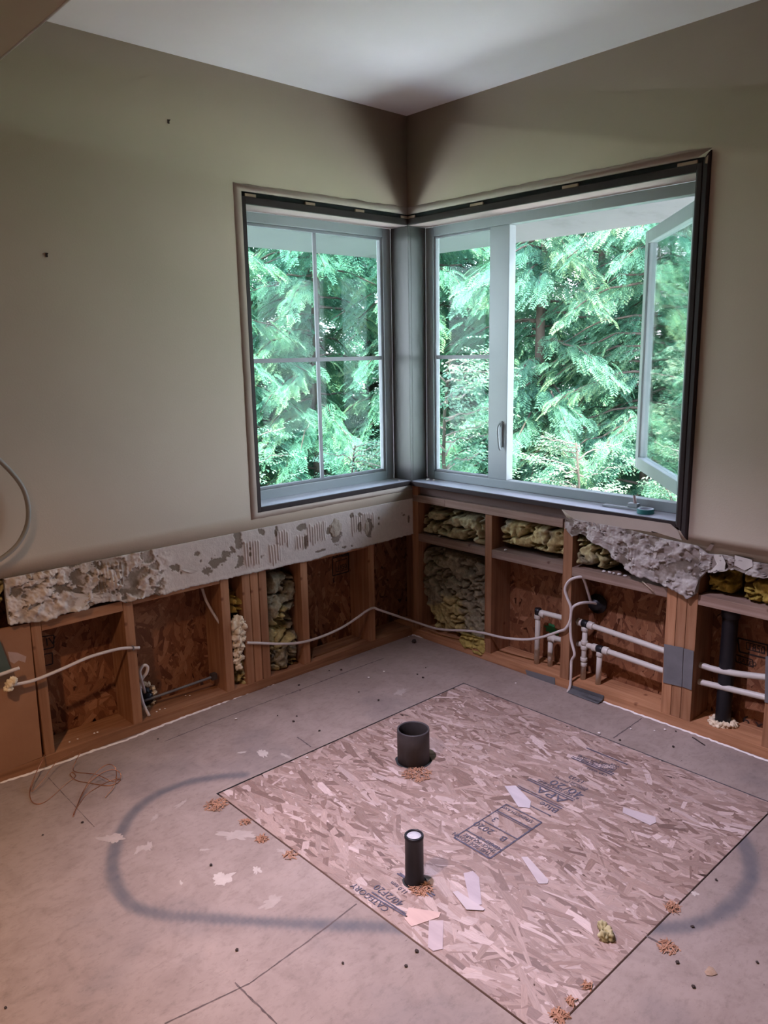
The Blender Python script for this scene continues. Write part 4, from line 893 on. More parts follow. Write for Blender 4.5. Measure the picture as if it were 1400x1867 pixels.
# shadow gap above the head jambs with shims
g1 = struct(box('trim_17', -0.903, 0.0, -0.002, 0.0, 2.010, 2.031, GAPM)); g2 = struct(box('trim_18', -0.002, 0.0, -1.40, 0.0, 2.010, 2.031, GAPM))
for x in (-0.86, -0.57, -0.30, -0.03): box('shim', x - 0.025, x + 0.025, -0.011, -0.003, 2.0125, 2.024, SHIM, g1)
for y in (-0.02, -0.42, -0.88, -1.34): box('shim', -0.011, -0.003, y - 0.035, y + 0.035, 2.0125, 2.024, SHIM, g2)

# things on the right sill
t = empty('sash_hardware', (0.09, -1.10, 0.797), 'flat white plastic plate with loose clip lying on the right window sill', 'window hardware')
c = [(0.0800,-1.0627,0.8053),(0.0800,-1.0684,0.8394),(0.0800,-1.1641,0.8360),(0.0800,-1.1977,0.8554)]
bm = bmesh.new(); M2 = Matrix.Translation((0.085, -1.125, 0)) @ Matrix.Rotation(math.radians(4), 4, 'Z')
add_box(bm, -0.020, 0.018, -0.10, 0.10, 0.797, 0.806, 0.002); bmesh.ops.transform(bm, matrix=M2, verts=bm.verts); link('plate', bm_mesh(bm, 'plate'), VINYL, t)
bm = bmesh.new(); add_box(bm, -0.012, 0.014, -0.045, -0.005, 0.806, 0.822, 0.003); add_box(bm, -0.010, 0.012, -0.085, -0.05, 0.806, 0.812, 0.002); bmesh.ops.transform(bm, matrix=M2, verts=bm.verts); link('clip', bm_mesh(bm, 'clip'), VINYL, t)
tube('crank_stub', [(0.085, -1.160, 0.812), (0.088, -1.153, 0.835), (0.09, -1.148, 0.852)], 0.006, pm('pink_plastic', [(0.3, (0.40, 0.30, 0.28)), (0.7, (0.46, 0.36, 0.33))], 9, 0.5), t)
tp = [(0.0450,-1.2352,0.8119)]
t = lathe('tape_roll', [(0.0235, 0.0), (0.031, 0.0), (0.0315, 0.002), (0.0315, 0.016), (0.031, 0.018), (0.0235, 0.018), (0.0235, 0.0)], TAPEM, None, (0.048, -1.222, 0.797), 40)
tag(t, 'small teal roll of tape lying on the right window sill', 'tape roll')
lathe('tape_core', [(0.0232, 0.001), (0.0232, 0.0184), (0.0300, 0.0184)], pm('pale_tape_side', [(0.3, (0.30, 0.36, 0.40)), (0.7, (0.36, 0.42, 0.46))], 9, 0.5), t, (0.048, -1.222, 0.797), 40)

def crumb(name, c, r, mat, seed, label=None, cat=None, group=None, flat=0.6, parent=None, sub=2, amp=0.45):
    bm = bmesh.new(); bmesh.ops.create_icosphere(bm, subdivisions=sub, radius=1.0)
    zmin = 9
    for v in bm.verts:
        k = 1 + amp * mnoise.noise(v.co * 1.7 + Vector((seed * 3.1, 0, 0))) + amp * 0.6 * mnoise.noise(v.co * 4 + Vector((0, seed, 0)))
        v.co = Vector((v.co.x * r * k, v.co.y * r * k, v.co.z * r * k * flat)); zmin = min(zmin, v.co.z)
    bmesh.ops.translate(bm, vec=(0, 0, -zmin), verts=bm.verts)
    o = link(name, bm_mesh(bm, name), mat, parent, c)
    return tag(o, label, cat, group)
crumb('plaster_crumb', (0.06, -0.06, 0.797), 0.008, WHITEP, 1, 'white plaster crumb at the corner end of the right sill', 'plaster crumb', 'plaster crumbs on the sills')
crumb('plaster_crumb', (0.07, -0.09, 0.797), 0.006, WHITEP, 2, 'smaller white plaster crumb just right of the one at the sill corner', 'plaster crumb', 'plaster crumbs on the sills')
crumb('plaster_crumb', (-0.05, 0.03, 0.799), 0.005, WHITEP, 3, 'tiny plaster crumb on the left sill beside the post', 'plaster crumb', 'plaster crumbs on the sills')

# ------------------------------------------------------------------ insulation
def batt(name, axis, rows, depth0, depth1, seed, label, puff=0.03, dust=0.4, dusttop=False, group='yellow glass wool batts', fold=1.0, step=0.004, yel=(0.50, 0.41, 0.17), grey=(0.29, 0.26, 0.175)):
    """rows: list of (z, u_left, u_right) from top to bottom; surface bulges from depth1 (back) to depth0 (front)"""
    rows = sorted(rows, key=lambda r: -r[0]); z1, z0 = rows[0][0], rows[-1][0]
    zs = [r[0] for r in rows][::-1]; ul = [r[1] for r in rows][::-1]; ur = [r[2] for r in rows][::-1]
    nz = max(24, int((z1 - z0) / step)); wd = max(abs(r[2] - r[1]) for r in rows); nu = max(24, int(wd / step))
    Z = np.linspace(z1, z0, nz)[:, None] * np.ones((1, nu)); s = np.linspace(0, 1, nu)[None, :] * np.ones((nz, 1))
    A = np.interp(Z[:, 0], zs, ul)[:, None]; B = np.interp(Z[:, 0], zs, ur)[:, None]
    A = A + (fbm(Z[:, :1] * 40, Z[:, :1] * 0, seed) - .5) * 0.018; B = B + (fbm(Z[:, :1] * 40, Z[:, :1] * 0 + 9, seed) - .5) * 0.018
    U = A + (B - A) * s; t = np.linspace(0, 1, nz)[:, None]
    e = np.minimum(np.minimum(s, 1 - s) * wd, np.minimum(t, 1 - t) * (z1 - z0))
    prof = np.sqrt(np.clip(e / puff, 0, 1) * (2 - np.clip(e / puff, 0, 1)))
    n1 = fbm(U * 13, Z * 13, seed + 1, 3); n2 = fbm(U * 45, Z * 45, seed + 2, 4, 0.6); rd = 1 - np.abs(fbm(U * 17 + 2 * n1, Z * 22, seed + 3, 3) - .5) * 2
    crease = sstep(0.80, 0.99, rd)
    h = prof * (0.55 + 0.50 * n1 + 0.22 * (n2 - .5)) - 0.35 * crease * fold * prof
    dp = depth1 + (depth0 - depth1) * np.clip(h, 0.0, 1.3)
    dt = fbm(U * 9 + 3, Z * 9, seed + 5, 4)
    if dusttop: dt = dt + 0.35 * (1 - 1.6 * t)
    f = (sstep(0.62 - dust * .35, 0.80 - dust * .35, dt) * 0.9)[..., None]
    col = np.array(yel) * (1 - f) + np.array(grey) * f
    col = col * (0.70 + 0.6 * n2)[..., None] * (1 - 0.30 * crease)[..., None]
    wb = (n1 > 0.62)[..., None] * 0.0
    def P(Uv, dv, Zv): return np.stack([Uv, dv, Zv], -1) if axis == 'L' else np.stack([dv, Uv, Zv], -1)
    ju = (fbm(U * 60, Z * 60, seed + 7) - .5) * 0.006
    V = P(U + ju, dp, Z).reshape(-1, 3); idx = np.arange(nz * nu).reshape(nz, nu)
    Fq = np.stack([idx[:-1, :-1], idx[1:, :-1], idx[1:, 1:], idx[:-1, 1:]], -1).reshape(-1, 4)
    if axis == 'L': pass
    bd = np.concatenate([idx[0, :], idx[1:, -1], idx[-1, -2::-1], idx[-2:0:-1, 0]])
    Vb = V[bd].copy(); k = 1 if axis == 'L' else 0; Vb[:, k] = depth1 + 0.004; off = len(V); m = len(bd); bi = off + np.arange(m)
    rim = np.stack([bd, bi, np.roll(bi, -1), np.roll(bd, -1)], -1)
    V = np.concatenate([V, Vb]); C = np.concatenate([col.reshape(-1, 3), col.reshape(-1, 3)[bd] * 0.8])
    faces = [list(f_) for f_ in np.concatenate([Fq, rim])] + [list(bi)]
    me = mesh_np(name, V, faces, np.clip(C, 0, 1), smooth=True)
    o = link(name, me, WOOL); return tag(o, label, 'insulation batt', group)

def rowsL(pts, y): return None
def mk(pairs, k):
    r = []
    for a, b in zip(pairs[::2], pairs[1::2]): r.append(((a[2] + b[2]) / 2, a[k], b[k]))
    return r
batt('insulation_batt', 'L', mk([(-0.8004,0.0120,0.4799),(-0.7393,0.0120,0.4768),(-0.8360,0.0120,0.4581),(-0.6784,0.0120,0.4387),(-0.8559,0.0120,0.4086),(-0.6753,0.0120,0.3771),(-0.8607,0.0120,0.3259),(-0.6763,0.0120,0.2954),(-0.8624,0.0120,0.2466),(-0.6862,0.0120,0.2179),(-0.8646,0.0120,0.1592),(-0.6876,0.0120,0.1272),(-0.8661,0.0120,0.0835),(-0.6852,0.0120,0.0502),(-0.8620,0.0120,0.0541),(-0.6960,0.0120,0.0191),(-0.8459,0.0120,0.0286),(-0.7571,0.0120,0.0220)], 0), 0.000, 0.125, 3,
     'lumpy grey-dusted yellow batt standing between the left wall studs', puff=0.035, dust=0.75, dusttop=True)
batt('insulation_batt', 'L', mk([(-1.0234,0.0200,0.4455),(-0.9565,0.0200,0.4445),(-1.0354,0.0200,0.4246),(-0.9259,0.0200,0.4085),(-1.0376,0.0200,0.3918),(-0.9256,0.0200,0.3694),(-1.0391,0.0200,0.3684),(-0.9302,0.0200,0.3388),(-1.0323,0.0200,0.3523),(-0.9898,0.0200,0.3464)], 0), 0.002, 0.11, 8, 'small yellow batt piece folded over the foam in the narrow gap', puff=0.02, dust=0.25, yel=(0.52, 0.38, 0.09))
batt('insulation_batt', 'L', mk([(-1.0367,0.0300,0.1910),(-0.9775,0.0300,0.1838),(-1.0312,0.0300,0.1525),(-0.9769,0.0300,0.1489),(-1.0318,0.0300,0.1033),(-0.9743,0.0300,0.1032),(-1.0294,0.0300,0.0578),(-0.9690,0.0300,0.0564),(-1.0236,0.0300,0.0210),(-0.9793,0.0300,0.0243)], 0), 0.004, 0.10, 9, 'small yellow batt piece at the foot of the narrow gap', puff=0.02, dust=0.35)
batt('insulation_batt', 'R', mk([(0.0300,-0.1594,0.4679),(0.0300,-0.1957,0.4825),(0.0300,-0.0663,0.4375),(0.0300,-0.3963,0.4860),(0.0300,-0.0316,0.4086),(0.0300,-0.4426,0.4683),(0.0300,-0.0227,0.3098),(0.0300,-0.4499,0.3909),(0.0300,-0.0252,0.1948),(0.0300,-0.4542,0.3018),(0.0300,-0.0516,0.1370),(0.0300,-0.4548,0.2379),(0.0300,-0.0896,0.0939),(0.0300,-0.4554,0.1843),(0.0300,-0.1196,0.0434),(0.0300,-0.4561,0.1169),(0.0300,-0.1571,0.0184),(0.0300,-0.4599,0.0771)], 1), 0.010, 0.125, 14,
     'large dirty yellow batt hanging in the bay next to the corner', puff=0.03, dust=0.85, dusttop=True, fold=0.8)
batt('insulation_batt', 'R', mk([(0.0000,-0.3220,0.0593),(0.0000,-0.4778,0.1172),(0.0000,-0.3080,0.0276),(0.0000,-0.4848,0.0759),(0.0000,-0.3361,0.0185),(0.0000,-0.4785,0.0472),(0.0000,-0.4050,0.0211),(0.0000,-0.4589,0.0199),(0.0000,-0.4186,0.0139),(0.0000,-0.4389,0.0060)], 1), -0.012, 0.03, 15, 'torn yellow flap drooping from under the large dirty batt', puff=0.012, dust=0.1, yel=(0.50, 0.39, 0.11))
batt('insulation_batt', 'R', mk([(0.0120,-0.0601,0.6781),(0.0120,-0.4492,0.6713),(0.0120,-0.0521,0.6414),(0.0120,-0.4559,0.6392),(0.0120,-0.0440,0.5988),(0.0120,-0.4626,0.6147),(0.0120,-0.0435,0.5544),(0.0120,-0.4630,0.5738),(0.0120,-0.0430,0.5209),(0.0120,-0.4633,0.5430)], 1), -0.004, 0.12, 16, 'crumpled pale yellow batt above the blocking next to the corner', puff=0.025, dust=0.35, fold=1.6, yel=(0.50, 0.44, 0.24))
batt('insulation_batt', 'R', mk([(0.0120,-0.5282,0.6828),(0.0120,-0.8774,0.6962),(0.0120,-0.5226,0.6392),(0.0120,-0.8815,0.6526),(0.0120,-0.5200,0.5934),(0.0120,-0.8831,0.6060),(0.0120,-0.5143,0.5518),(0.0120,-0.8818,0.5633)], 1), -0.002, 0.12, 17, 'rolled yellow batt above the second blocking from the corner', puff=0.03, dust=0.05, fold=1.2, yel=(0.54, 0.45, 0.20))
batt('insulation_batt', 'R', mk([(0.0120,-0.9416,0.6739),(0.0120,-1.0555,0.6811),(0.0120,-0.9324,0.6378),(0.0120,-1.0990,0.6392),(0.0120,-0.9315,0.5912),(0.0120,-1.1105,0.6011),(0.0120,-0.9356,0.5499),(0.0120,-1.0836,0.5464),(0.0120,-0.9727,0.5384),(0.0120,-1.0492,0.5373)], 1), -0.016, 0.12, 18, 'yellow-green batt bulging out beside the broken drywall edge', puff=0.03, dust=0.3, yel=(0.46, 0.40, 0.19))
batt('insulation_batt', 'R', mk([(0.0120,-1.4738,0.6379),(0.0120,-1.5665,0.6399),(0.0120,-1.4745,0.5970),(0.0120,-1.5727,0.6071),(0.0120,-1.4772,0.5563),(0.0120,-1.5717,0.5666),(0.0120,-1.4763,0.5395),(0.0120,-1.5617,0.5442)], 1), 0.010, 0.12, 19, 'small bright yellow batt left of the dark hole above the black pipe', puff=0.025, dust=0.05, fold=1.3, yel=(0.56, 0.42, 0.08))
batt('insulation_batt', 'R', mk([(0.0120,-1.5988,0.6423),(0.0120,-1.7709,0.6388),(0.0120,-1.5961,0.6020),(0.0120,-1.7740,0.6014),(0.0120,-1.5952,0.5617),(0.0120,-1.7776,0.5582),(0.0120,-1.5933,0.5351),(0.0120,-1.7794,0.5356)], 1), 0.002, 0.12, 20, 'wide bright yellow batt right of the dark hole above the black pipe', puff=0.03, dust=0.05, yel=(0.54, 0.39, 0.08))
batt('insulation_batt', 'L', mk([(-2.0085,-0.0000,0.7400),(-1.8847,0.0000,0.7098),(-2.0158,0.0000,0.6773),(-1.8982,0.0000,0.6501),(-2.0231,0.0000,0.6143),(-1.9117,0.0000,0.5903),(-2.0277,0.0000,0.5745),(-1.9219,0.0000,0.5603)], 0), -0.014, 0.06, 21, 'yellow batt edge at the far left end of the torn drywall strip', puff=0.02, dust=0.2)

# foam
def foam_lump(name, pts, label, seed, mat=FOAM, cat='foam', r0=0.012):
    bm = bmesh.new()
    for i, p in enumerate(pts):
        sub = bmesh.new(); bmesh.ops.create_icosphere(sub, subdivisions=3, radius=1.0)
        r = (p[3] if len(p) > 3 else r0)
        for v in sub.verts:
            k = 1.1 + 0.9 * mnoise.noise(v.co * 1.3 + Vector((seed + i, 0, 0))) + 0.5 * mnoise.noise(v.co * 3.5 + Vector((0, seed + i, 0)))
            v.co = Vector(p[:3]) + v.co * r * max(0.5, min(1.7, k))
        me = bpy.data.meshes.new('t'); sub.to_mesh(me); sub.free(); bm.from_mesh(me); bpy.data.meshes.remove(me)
    me = bm_mesh(bm, name, True); o = link(name, me, mat)
    return tag(o, label, cat)
fp = [(-1.0341,0.0120,0.3211),(-1.0122,0.0120,0.3299),(-0.9973,0.0120,0.3116),(-1.0252,0.0120,0.2947),(-1.0044,0.0120,0.2844),(-1.0349,0.0120,0.2683),(-1.0119,0.0120,0.2524),(-0.9980,0.0120,0.2583),(-1.0266,0.0120,0.2321),(-1.0084,0.0120,0.2222),(-1.0206,0.0120,0.2012),(-1.0321,0.0120,0.1898),(-1.0145,0.0120,0.1700),(-1.0341,0.0120,0.1586),(-1.0250,0.0120,0.1338)]
foam_lump('foam_filling', [tuple(p) + (0.020 - 0.0005 * i,) for i, p in enumerate(fp)], 'knobbly cream foam filling the narrow gap between left wall studs', 3)
fb = [(-1.9310,-0.0350,0.3574),(-1.9360,-0.0350,0.3433),(-1.9232,-0.0350,0.3647)]
foam_lump('foam_ball', [tuple(p) + (0.011,) for p in fb], 'cream foam ball on the cable end at the far left', 6)

# ------------------------------------------------------------------ cables
CR = 0.0058
t = tube('cable', [(-1.9252,-0.0360,0.3500),(-1.8563,-0.0300,0.3421),(-1.7605,-0.0250,0.3514),(-1.6589,-0.0180,0.3645),(-1.5748,-0.0120,0.3638),(-1.5208,-0.0080,0.3581),(-1.4584,-0.0060,0.3420)], CR, CABLE)
tag(t, 'white cable running from the foam ball to the stud on the left wall', 'cable')
box('cable_staple', *(lambda p: (p[0] - 0.003, p[0] + 0.003, -0.014, 0.0, p[2] - 0.008, p[2] + 0.008))([(-1.4840,-0.0060,0.3493)][0]), STEEL, t)
t = tube('cable', [(-1.1374,0.0700,0.4888),(-1.1269,0.0600,0.4348),(-1.1043,0.0450,0.3738),(-1.0785,0.0300,0.3162),(-1.0562,0.0150,0.2782),(-1.0394,0.0100,0.2604)], CR, CABLE)
tag(t, 'white cable curving down under the drywall into the narrow foam gap', 'cable')
t = tube('cable', [(-0.9878,-0.0070,0.2289),(-0.9337,-0.0070,0.2139),(-0.8218,-0.0070,0.1802),(-0.7188,-0.0070,0.1567),(-0.6105,-0.0070,0.1504),(-0.4803,-0.0070,0.1607),(-0.3780,-0.0070,0.1858),(-0.3147,-0.0070,0.2056),(-0.2721,-0.0070,0.2089)], CR, CABLE)
# continues around the corner
t2pts = [tuple(v) for v in [(-0.9833,0.0000,0.2282),(-0.9337,-0.0070,0.2151),(-0.8218,-0.0070,0.1802),(-0.7188,-0.0070,0.1567),(-0.6105,-0.0070,0.1504),(-0.4803,-0.0070,0.1607),(-0.3780,-0.0070,0.1858),(-0.3147,-0.0070,0.2056),(-0.2685,-0.0070,0.2094)]] + [tuple(v) for v in [(-0.2606,-0.0491,0.2050)]] + \
        [tuple(v) for v in [(-0.0200,-0.0535,0.0832),(-0.0150,-0.1995,0.0845),(-0.0120,-0.3739,0.1203),(-0.0120,-0.4745,0.1356),(-0.0120,-0.6024,0.1455),(-0.0120,-0.7235,0.1701),(-0.0120,-0.8098,0.2057),(-0.0120,-0.8922,0.2520),(-0.0120,-0.9189,0.2686),(-0.0120,-0.9392,0.3027),(-0.0120,-0.9459,0.3402),(-0.0120,-0.9420,0.3750),(-0.0120,-0.9249,0.4067),(-0.0120,-0.9131,0.4397),(-0.0120,-0.9253,0.4731),(-0.0120,-0.9483,0.4943),(0.0000,-0.9766,0.5045),(0.0200,-0.9797,0.4915),(0.0600,-0.9774,0.4255),(0.0900,-0.9761,0.3751),(0.1200,-0.9842,0.3577)]]
bpy.data.objects.remove(t, do_unlink=True)
t = tube('cable', t2pts, CR, CABLE)
tag(t, 'long white cable swagging around the room corner and looping over a right wall stud', 'cable')
t = tube('cable', [(0.1200,-0.9998,0.3614),(0.0700,-0.9937,0.3815),(0.0200,-0.9784,0.3900),(0.0000,-0.9551,0.3775),(-0.0100,-0.9467,0.3566),(-0.0100,-0.9432,0.3032),(-0.0100,-0.9484,0.2322),(-0.0100,-0.9634,0.1879),(-0.0100,-0.9669,0.1646),(-0.0060,-0.9519,0.1348),(-0.0100,-0.9536,0.0874),(-0.0100,-0.9526,0.0378),(-0.0150,-0.9514,0.0142),(-0.0300,-0.9412,-0.0264),(-0.0450,-0.9359,-0.0531)], CR, CABLE)
tag(t, 'white cable dropping from the black flange down the stud to the floor', 'cable')
t = tube('coaxial_cable', [(-1.9271,-0.0500,1.1511),(-1.8839,-0.0500,1.1033),(-1.8406,-0.0500,1.0416),(-1.8191,-0.0500,0.9882),(-1.8156,-0.0500,0.9238),(-1.8299,-0.0500,0.8709),(-1.8645,-0.0500,0.8216),(-1.9191,-0.0500,0.7862),(-1.9707,-0.0500,0.7674)], 0.0078, GREYCAB)
tag(t, 'grey cable loop sticking out from the left edge of the wall', 'cable')
t = tube('coaxial_cable', [(-2.0109,-0.0450,0.4012),(-1.9604,-0.0450,0.4008),(-1.9257,-0.0450,0.4037),(-1.8993,-0.0450,0.4054)], 0.006, CABLE)
tag(t, 'cut grey-white cable end above the foam ball at the far left', 'cable')
# left bay: conduit, flange, looped cable
cf = [(-1.3873,0.1300,0.0759)][0]
def flange(c, axis, r, label, seed):
    e = empty('pipe_flange', c, label, 'pipe flange')
    lathe('flange_ring', [(0.0, -0.03), (r * 0.55, -0.03), (r * 0.62, 0.0), (r, 0.0), (r * 1.02, 0.006), (r * 0.98, 0.010), (r * 0.62, 0.012)], ABS, e, c, 32, axis)
    return e
e = flange(cf, 'Y', 0.036, 'black round flange with foam behind the second left wall stud', 1)
fr = [(-1.4151,0.1100,0.1385),(-1.4008,0.1100,0.1432),(-1.3829,0.1100,0.1329),(-1.3657,0.1100,0.1132),(-1.3603,0.1100,0.0925),(-1.3707,0.1100,0.0532),(-1.3865,0.1100,0.0348),(-1.4052,0.1100,0.0365)]
o = foam_lump('foam_collar', [tuple(p) + (0.009,) for p in fr], 'cream foam beads around the black flange in the left wall', 9)
t = tube('conduit', [(-1.4115,0.1000,0.0750),(-1.3284,0.0850,0.0831),(-1.2250,0.0700,0.0927),(-1.1176,0.0550,0.1024)], 0.0055, STEEL)
tag(t, 'thin grey metal conduit rod leaning in the second bay of the left wall', 'conduit')
box('conduit_clip', *(lambda p: (p[0] - 0.014, p[0] + 0.010, p[1] - 0.012, p[1] + 0.012, p[2] - 0.012, p[2] + 0.014))([(-1.1176,0.0550,0.1024)][0]), DARKBIT, t)
t = tube('cable', [(-1.4039,0.1000,0.1100),(-1.4356,0.0500,0.1869),(-1.4392,0.0500,0.2243),(-1.4216,0.0500,0.2439),(-1.4066,0.0500,0.2326),(-1.4131,0.0500,0.2095),(-1.4282,0.0550,0.1921),(-1.4343,0.0650,0.1703),(-1.4398,0.0600,0.1347),(-1.4399,0.0400,0.0884),(-1.4282,0.0250,0.0434)], CR, CABLE)
tag(t, 'white cable looped beside the stud above the conduit in the left wall', 'cable')

# ------------------------------------------------------------------ water pipes in the right wall
PR = 0.0115
def coupling(p, q, r, mat, parent, name='fitting', bead=True):
    bm = bmesh.new(); P, Q = Vector(p), Vector(q); pts = [P, P.lerp(Q, 0.12), P.lerp(Q, 0.88), Q]
    tube_bm(bm, pts, [r * 0.9, r, r, r * 0.9], 20); return link(name, bm_mesh(bm, name), mat, parent)
def lerp(a, b, t): return tuple(Vector(a).lerp(Vector(b), t))
# upper run
up = empty('water_pipe', (0.07, -0.95, PT), 'upper cream water pipe run with black fittings through the right wall studs', 'water pipe')
X0 = 0.055
A = [(0.0550,-0.7331,0.2848)][0]; Bq = [(0.0550,-0.9728,0.2890)][0]; Cq = [(0.0550,-1.3236,0.2676)][0]; Dq = [(0.0550,-1.4687,0.2516)][0]; Eq = [(0.0550,-1.5792,0.2544)][0]; Fq_ = [(0.0550,-1.7842,0.2883)][0]
tube('pipe', [A, lerp(A, Bq, .5), Bq, Cq, Dq, Eq, Fq_], PR, CPVC, up, 14)
dn = (A[0], A[1] + 0.002, PT); tube('pipe', [A, dn], PR, CPVC, up, 14, smooth=False)
dn2 = [(0.0550,-0.9734,0.0710)][0]; tube('pipe', [Bq, (X0, Bq[1] + .002, PT)], PR * 0.95, CPVC, up, 14, smooth=False)
lathe('elbow', [(0.0, -0.015), (0.0145, -0.015), (0.0160, 0), (0.0145, 0.015), (0, 0.015)], ABS, up, A)
coupling((A[0], A[1] - 0.012, A[2] - 0.002), (A[0], A[1] - 0.035, A[2] - 0.008), 0.0155, CPVC, up); coupling((A[0], A[1] + .001, A[2] - 0.012), (A[0], A[1] + .001, A[2] - 0.034), 0.0155, CPVC, up)
def unit(a, b): return (Vector(b) - Vector(a)).normalized()
d = unit(A, Bq); d2 = unit(Bq, Cq)
def along(p, v, s): return tuple(Vector(p) + v * s)
coupling(along(Bq, d, -0.014), along(Bq, d2, 0.014), 0.0160, ABS, up); coupling(along(Bq, d, -0.014), along(Bq, d, -0.036), 0.0162, CPVC, up); coupling(along(Bq, d2, 0.014), along(Bq, d2, 0.040), 0.0166, CPVC, up)
for z in (0.030, 0.088, 0.175): pass
zt = Bq[2]
for z in (zt - 0.016, zt - 0.075, zt - 0.098, zt - 0.15, zt - 0.172):
    coupling((X0, Bq[1] + .001, z), (X0, Bq[1] + .0015, z - 0.017), 0.0148, CPVC, up)
# lower run
lo = empty('water_pipe', (0.06, -1.0, PT), 'lower cream water pipe run with black fittings below the upper run', 'water pipe')
A2 = [(0.0750,-0.7890,0.1740)][0]; B2 = [(0.0550,-1.0472,0.1976)][0]; C2 = [(0.0550,-1.3284,0.1853)][0]; D2 = [(0.0550,-1.4646,0.1845)][0]; E2 = [(0.0550,-1.5837,0.1917)][0]; F2 = [(0.0550,-1.7910,0.2053)][0]
tube('pipe', [A2, lerp(A2, B2, .5), B2, C2, D2, E2, F2], PR, CPVC, lo, 14)
tube('pipe', [A2, (A2[0], A2[1] + 0.001, PT)], PR, CPVC, lo, 14, smooth=False); tube('pipe', [B2, (B2[0], B2[1] + 0.004, PT)], PR, CPVC, lo, 14, smooth=False)
lathe('elbow', [(0.0, -0.015), (0.0145, -0.015), (0.0160, 0), (0.0145, 0.015), (0, 0.015)], CPVC, lo, A2)
coupling((A2[0], A2[1] - 0.008, A2[2]), (A2[0], A2[1] - 0.028, A2[2] - 0.004), 0.0155, CPVC, lo)
d = unit(A2, B2); d2 = unit(B2, C2)
coupling(along(B2, d, -0.014), along(B2, d2, 0.014), 0.0160, ABS, lo); coupling(along(B2, d, -0.014), along(B2, d, -0.038), 0.0162, CPVC, lo); coupling(along(B2, d2, 0.014), along(B2, d2, 0.040), 0.0166, CPVC, lo)
coupling((B2[0], B2[1], B2[2] - 0.012), (B2[0], B2[1] + .001, B2[2] - 0.032), 0.0148, CPVC, lo)
gp = [(0.1375,-0.7505,0.1832)][0]
o = splat('spray_mark', (0, 0, 0), 0.022, 0.034, 0, pm('green_spray', [(0.3, (0.02, 0.16, 0.05)), (0.7, (0.03, 0.20, 0.07))], 30, 0.8), None, 4, rough=0.6)
o.matrix_world = Matrix.Translation((0.1395, gp[1], gp[2])) @ Matrix.Rotation(-math.pi / 2, 4, 'Y'); o.parent = shr; o['label'] = 'green spray paint mark'

# flange with cables, right wall
c = [(0.1200,-0.9840,0.3625)][0]
flange(c, 'X', 0.042, 'large black round flange behind the cables in the right wall', 2)
# knot holes/plates
def plate(name, axis, pts, label, group=None, lift=0.002):
    o = prism(name, pts, (-lift, 0, 0), STEEL); return tag(o, label, 'nail plate', group)
GP = 'grey steel nail plates'
plate('nail_plate', 'R', [(-0.0008,-1.3522,0.3179),(-0.0008,-1.4276,0.3234),(-0.0008,-1.4308,0.1696),(-0.0008,-1.3567,0.1639)], 'left grey steel plate on the tripled studs', GP)
plate('nail_plate', 'R', [(-0.0008,-1.4299,0.3218),(-0.0008,-1.4677,0.3217),(-0.0008,-1.4692,0.1687),(-0.0008,-1.4329,0.1702)], 'right narrower grey steel plate on the tripled studs', GP)
plate('nail_plate', 'R', [(-0.0008,-1.7191,0.3741),(-0.0008,-1.7969,0.3806),(-0.0008,-1.8072,0.2136),(-0.0008,-1.7284,0.2072)], 'grey steel plate on the stud at the right end', GP)
plate('nail_plate', 'R', [(-0.0008,-0.7126,0.0222),(-0.0008,-0.8693,0.0314),(-0.0008,-0.8703,-0.0011),(-0.0008,-0.8508,-0.0098),(-0.0008,-0.7253,-0.0078)], 'long grey steel plate on the floor timber left of the dropped cable', GP)
bp_ = [(-0.0020,-0.9531,0.0255),(-0.0020,-1.1076,0.0288)]; cp_ = [(-0.0100,-0.9540,-0.0014),(-0.0100,-1.1112,0.0014)]
bm = bmesh.new(); P = [bm.verts.new(v) for v in (bp_[0], bp_[1], (-0.006, bp_[1][1], 0.014), (-0.006, bp_[0][1], 0.014), (-0.040, bp_[1][1] + .004, 0.003), (-0.034, bp_[0][1], 0.003))]
bm.faces.new((P[0], P[1], P[2], P[3])); bm.faces.new((P[3], P[2], P[4], P[5])); 
r_ = bmesh.ops.solidify(bm, geom=bm.faces[:], thickness=0.0018)
o = link('bent_plate', bm_mesh(bm, 'bent_plate'), STEEL); tag(o, 'bent grey steel plate folded onto the floor right of the dropped cable', 'nail plate', GP)

# black vertical pipe
bpz = [(0.0750,-1.5597,0.0328)][0]
t = empty('drain_stack', (0.075, bpz[1], PT), 'black vertical drain pipe in the last bay of the right wall', 'drain pipe')
lathe('pipe', [(0.0275, 0.0), (0.0275, 0.458)], ABS, t, (0.075, bpz[1], PT + 0.001), 32)
lathe('pipe_hub', [(0.0280, 0.0), (0.0320, 0.002), (0.0325, 0.034), (0.028, 0.04)], ABS, t, (0.075, bpz[1], PT + 0.415), 32)
foam_lump('foam_ring', [(0.075 + 0.038 * math.cos(a) * (1 + .12 * math.sin(3 * a)), bpz[1] + 0.038 * math.sin(a) * (1 + .12 * math.sin(3 * a)), PT + 0.007, 0.0105) for a in [k * 2 * math.pi / 14 for k in range(14)]], 'cream foam ring around the foot of the black drain pipe', 12)

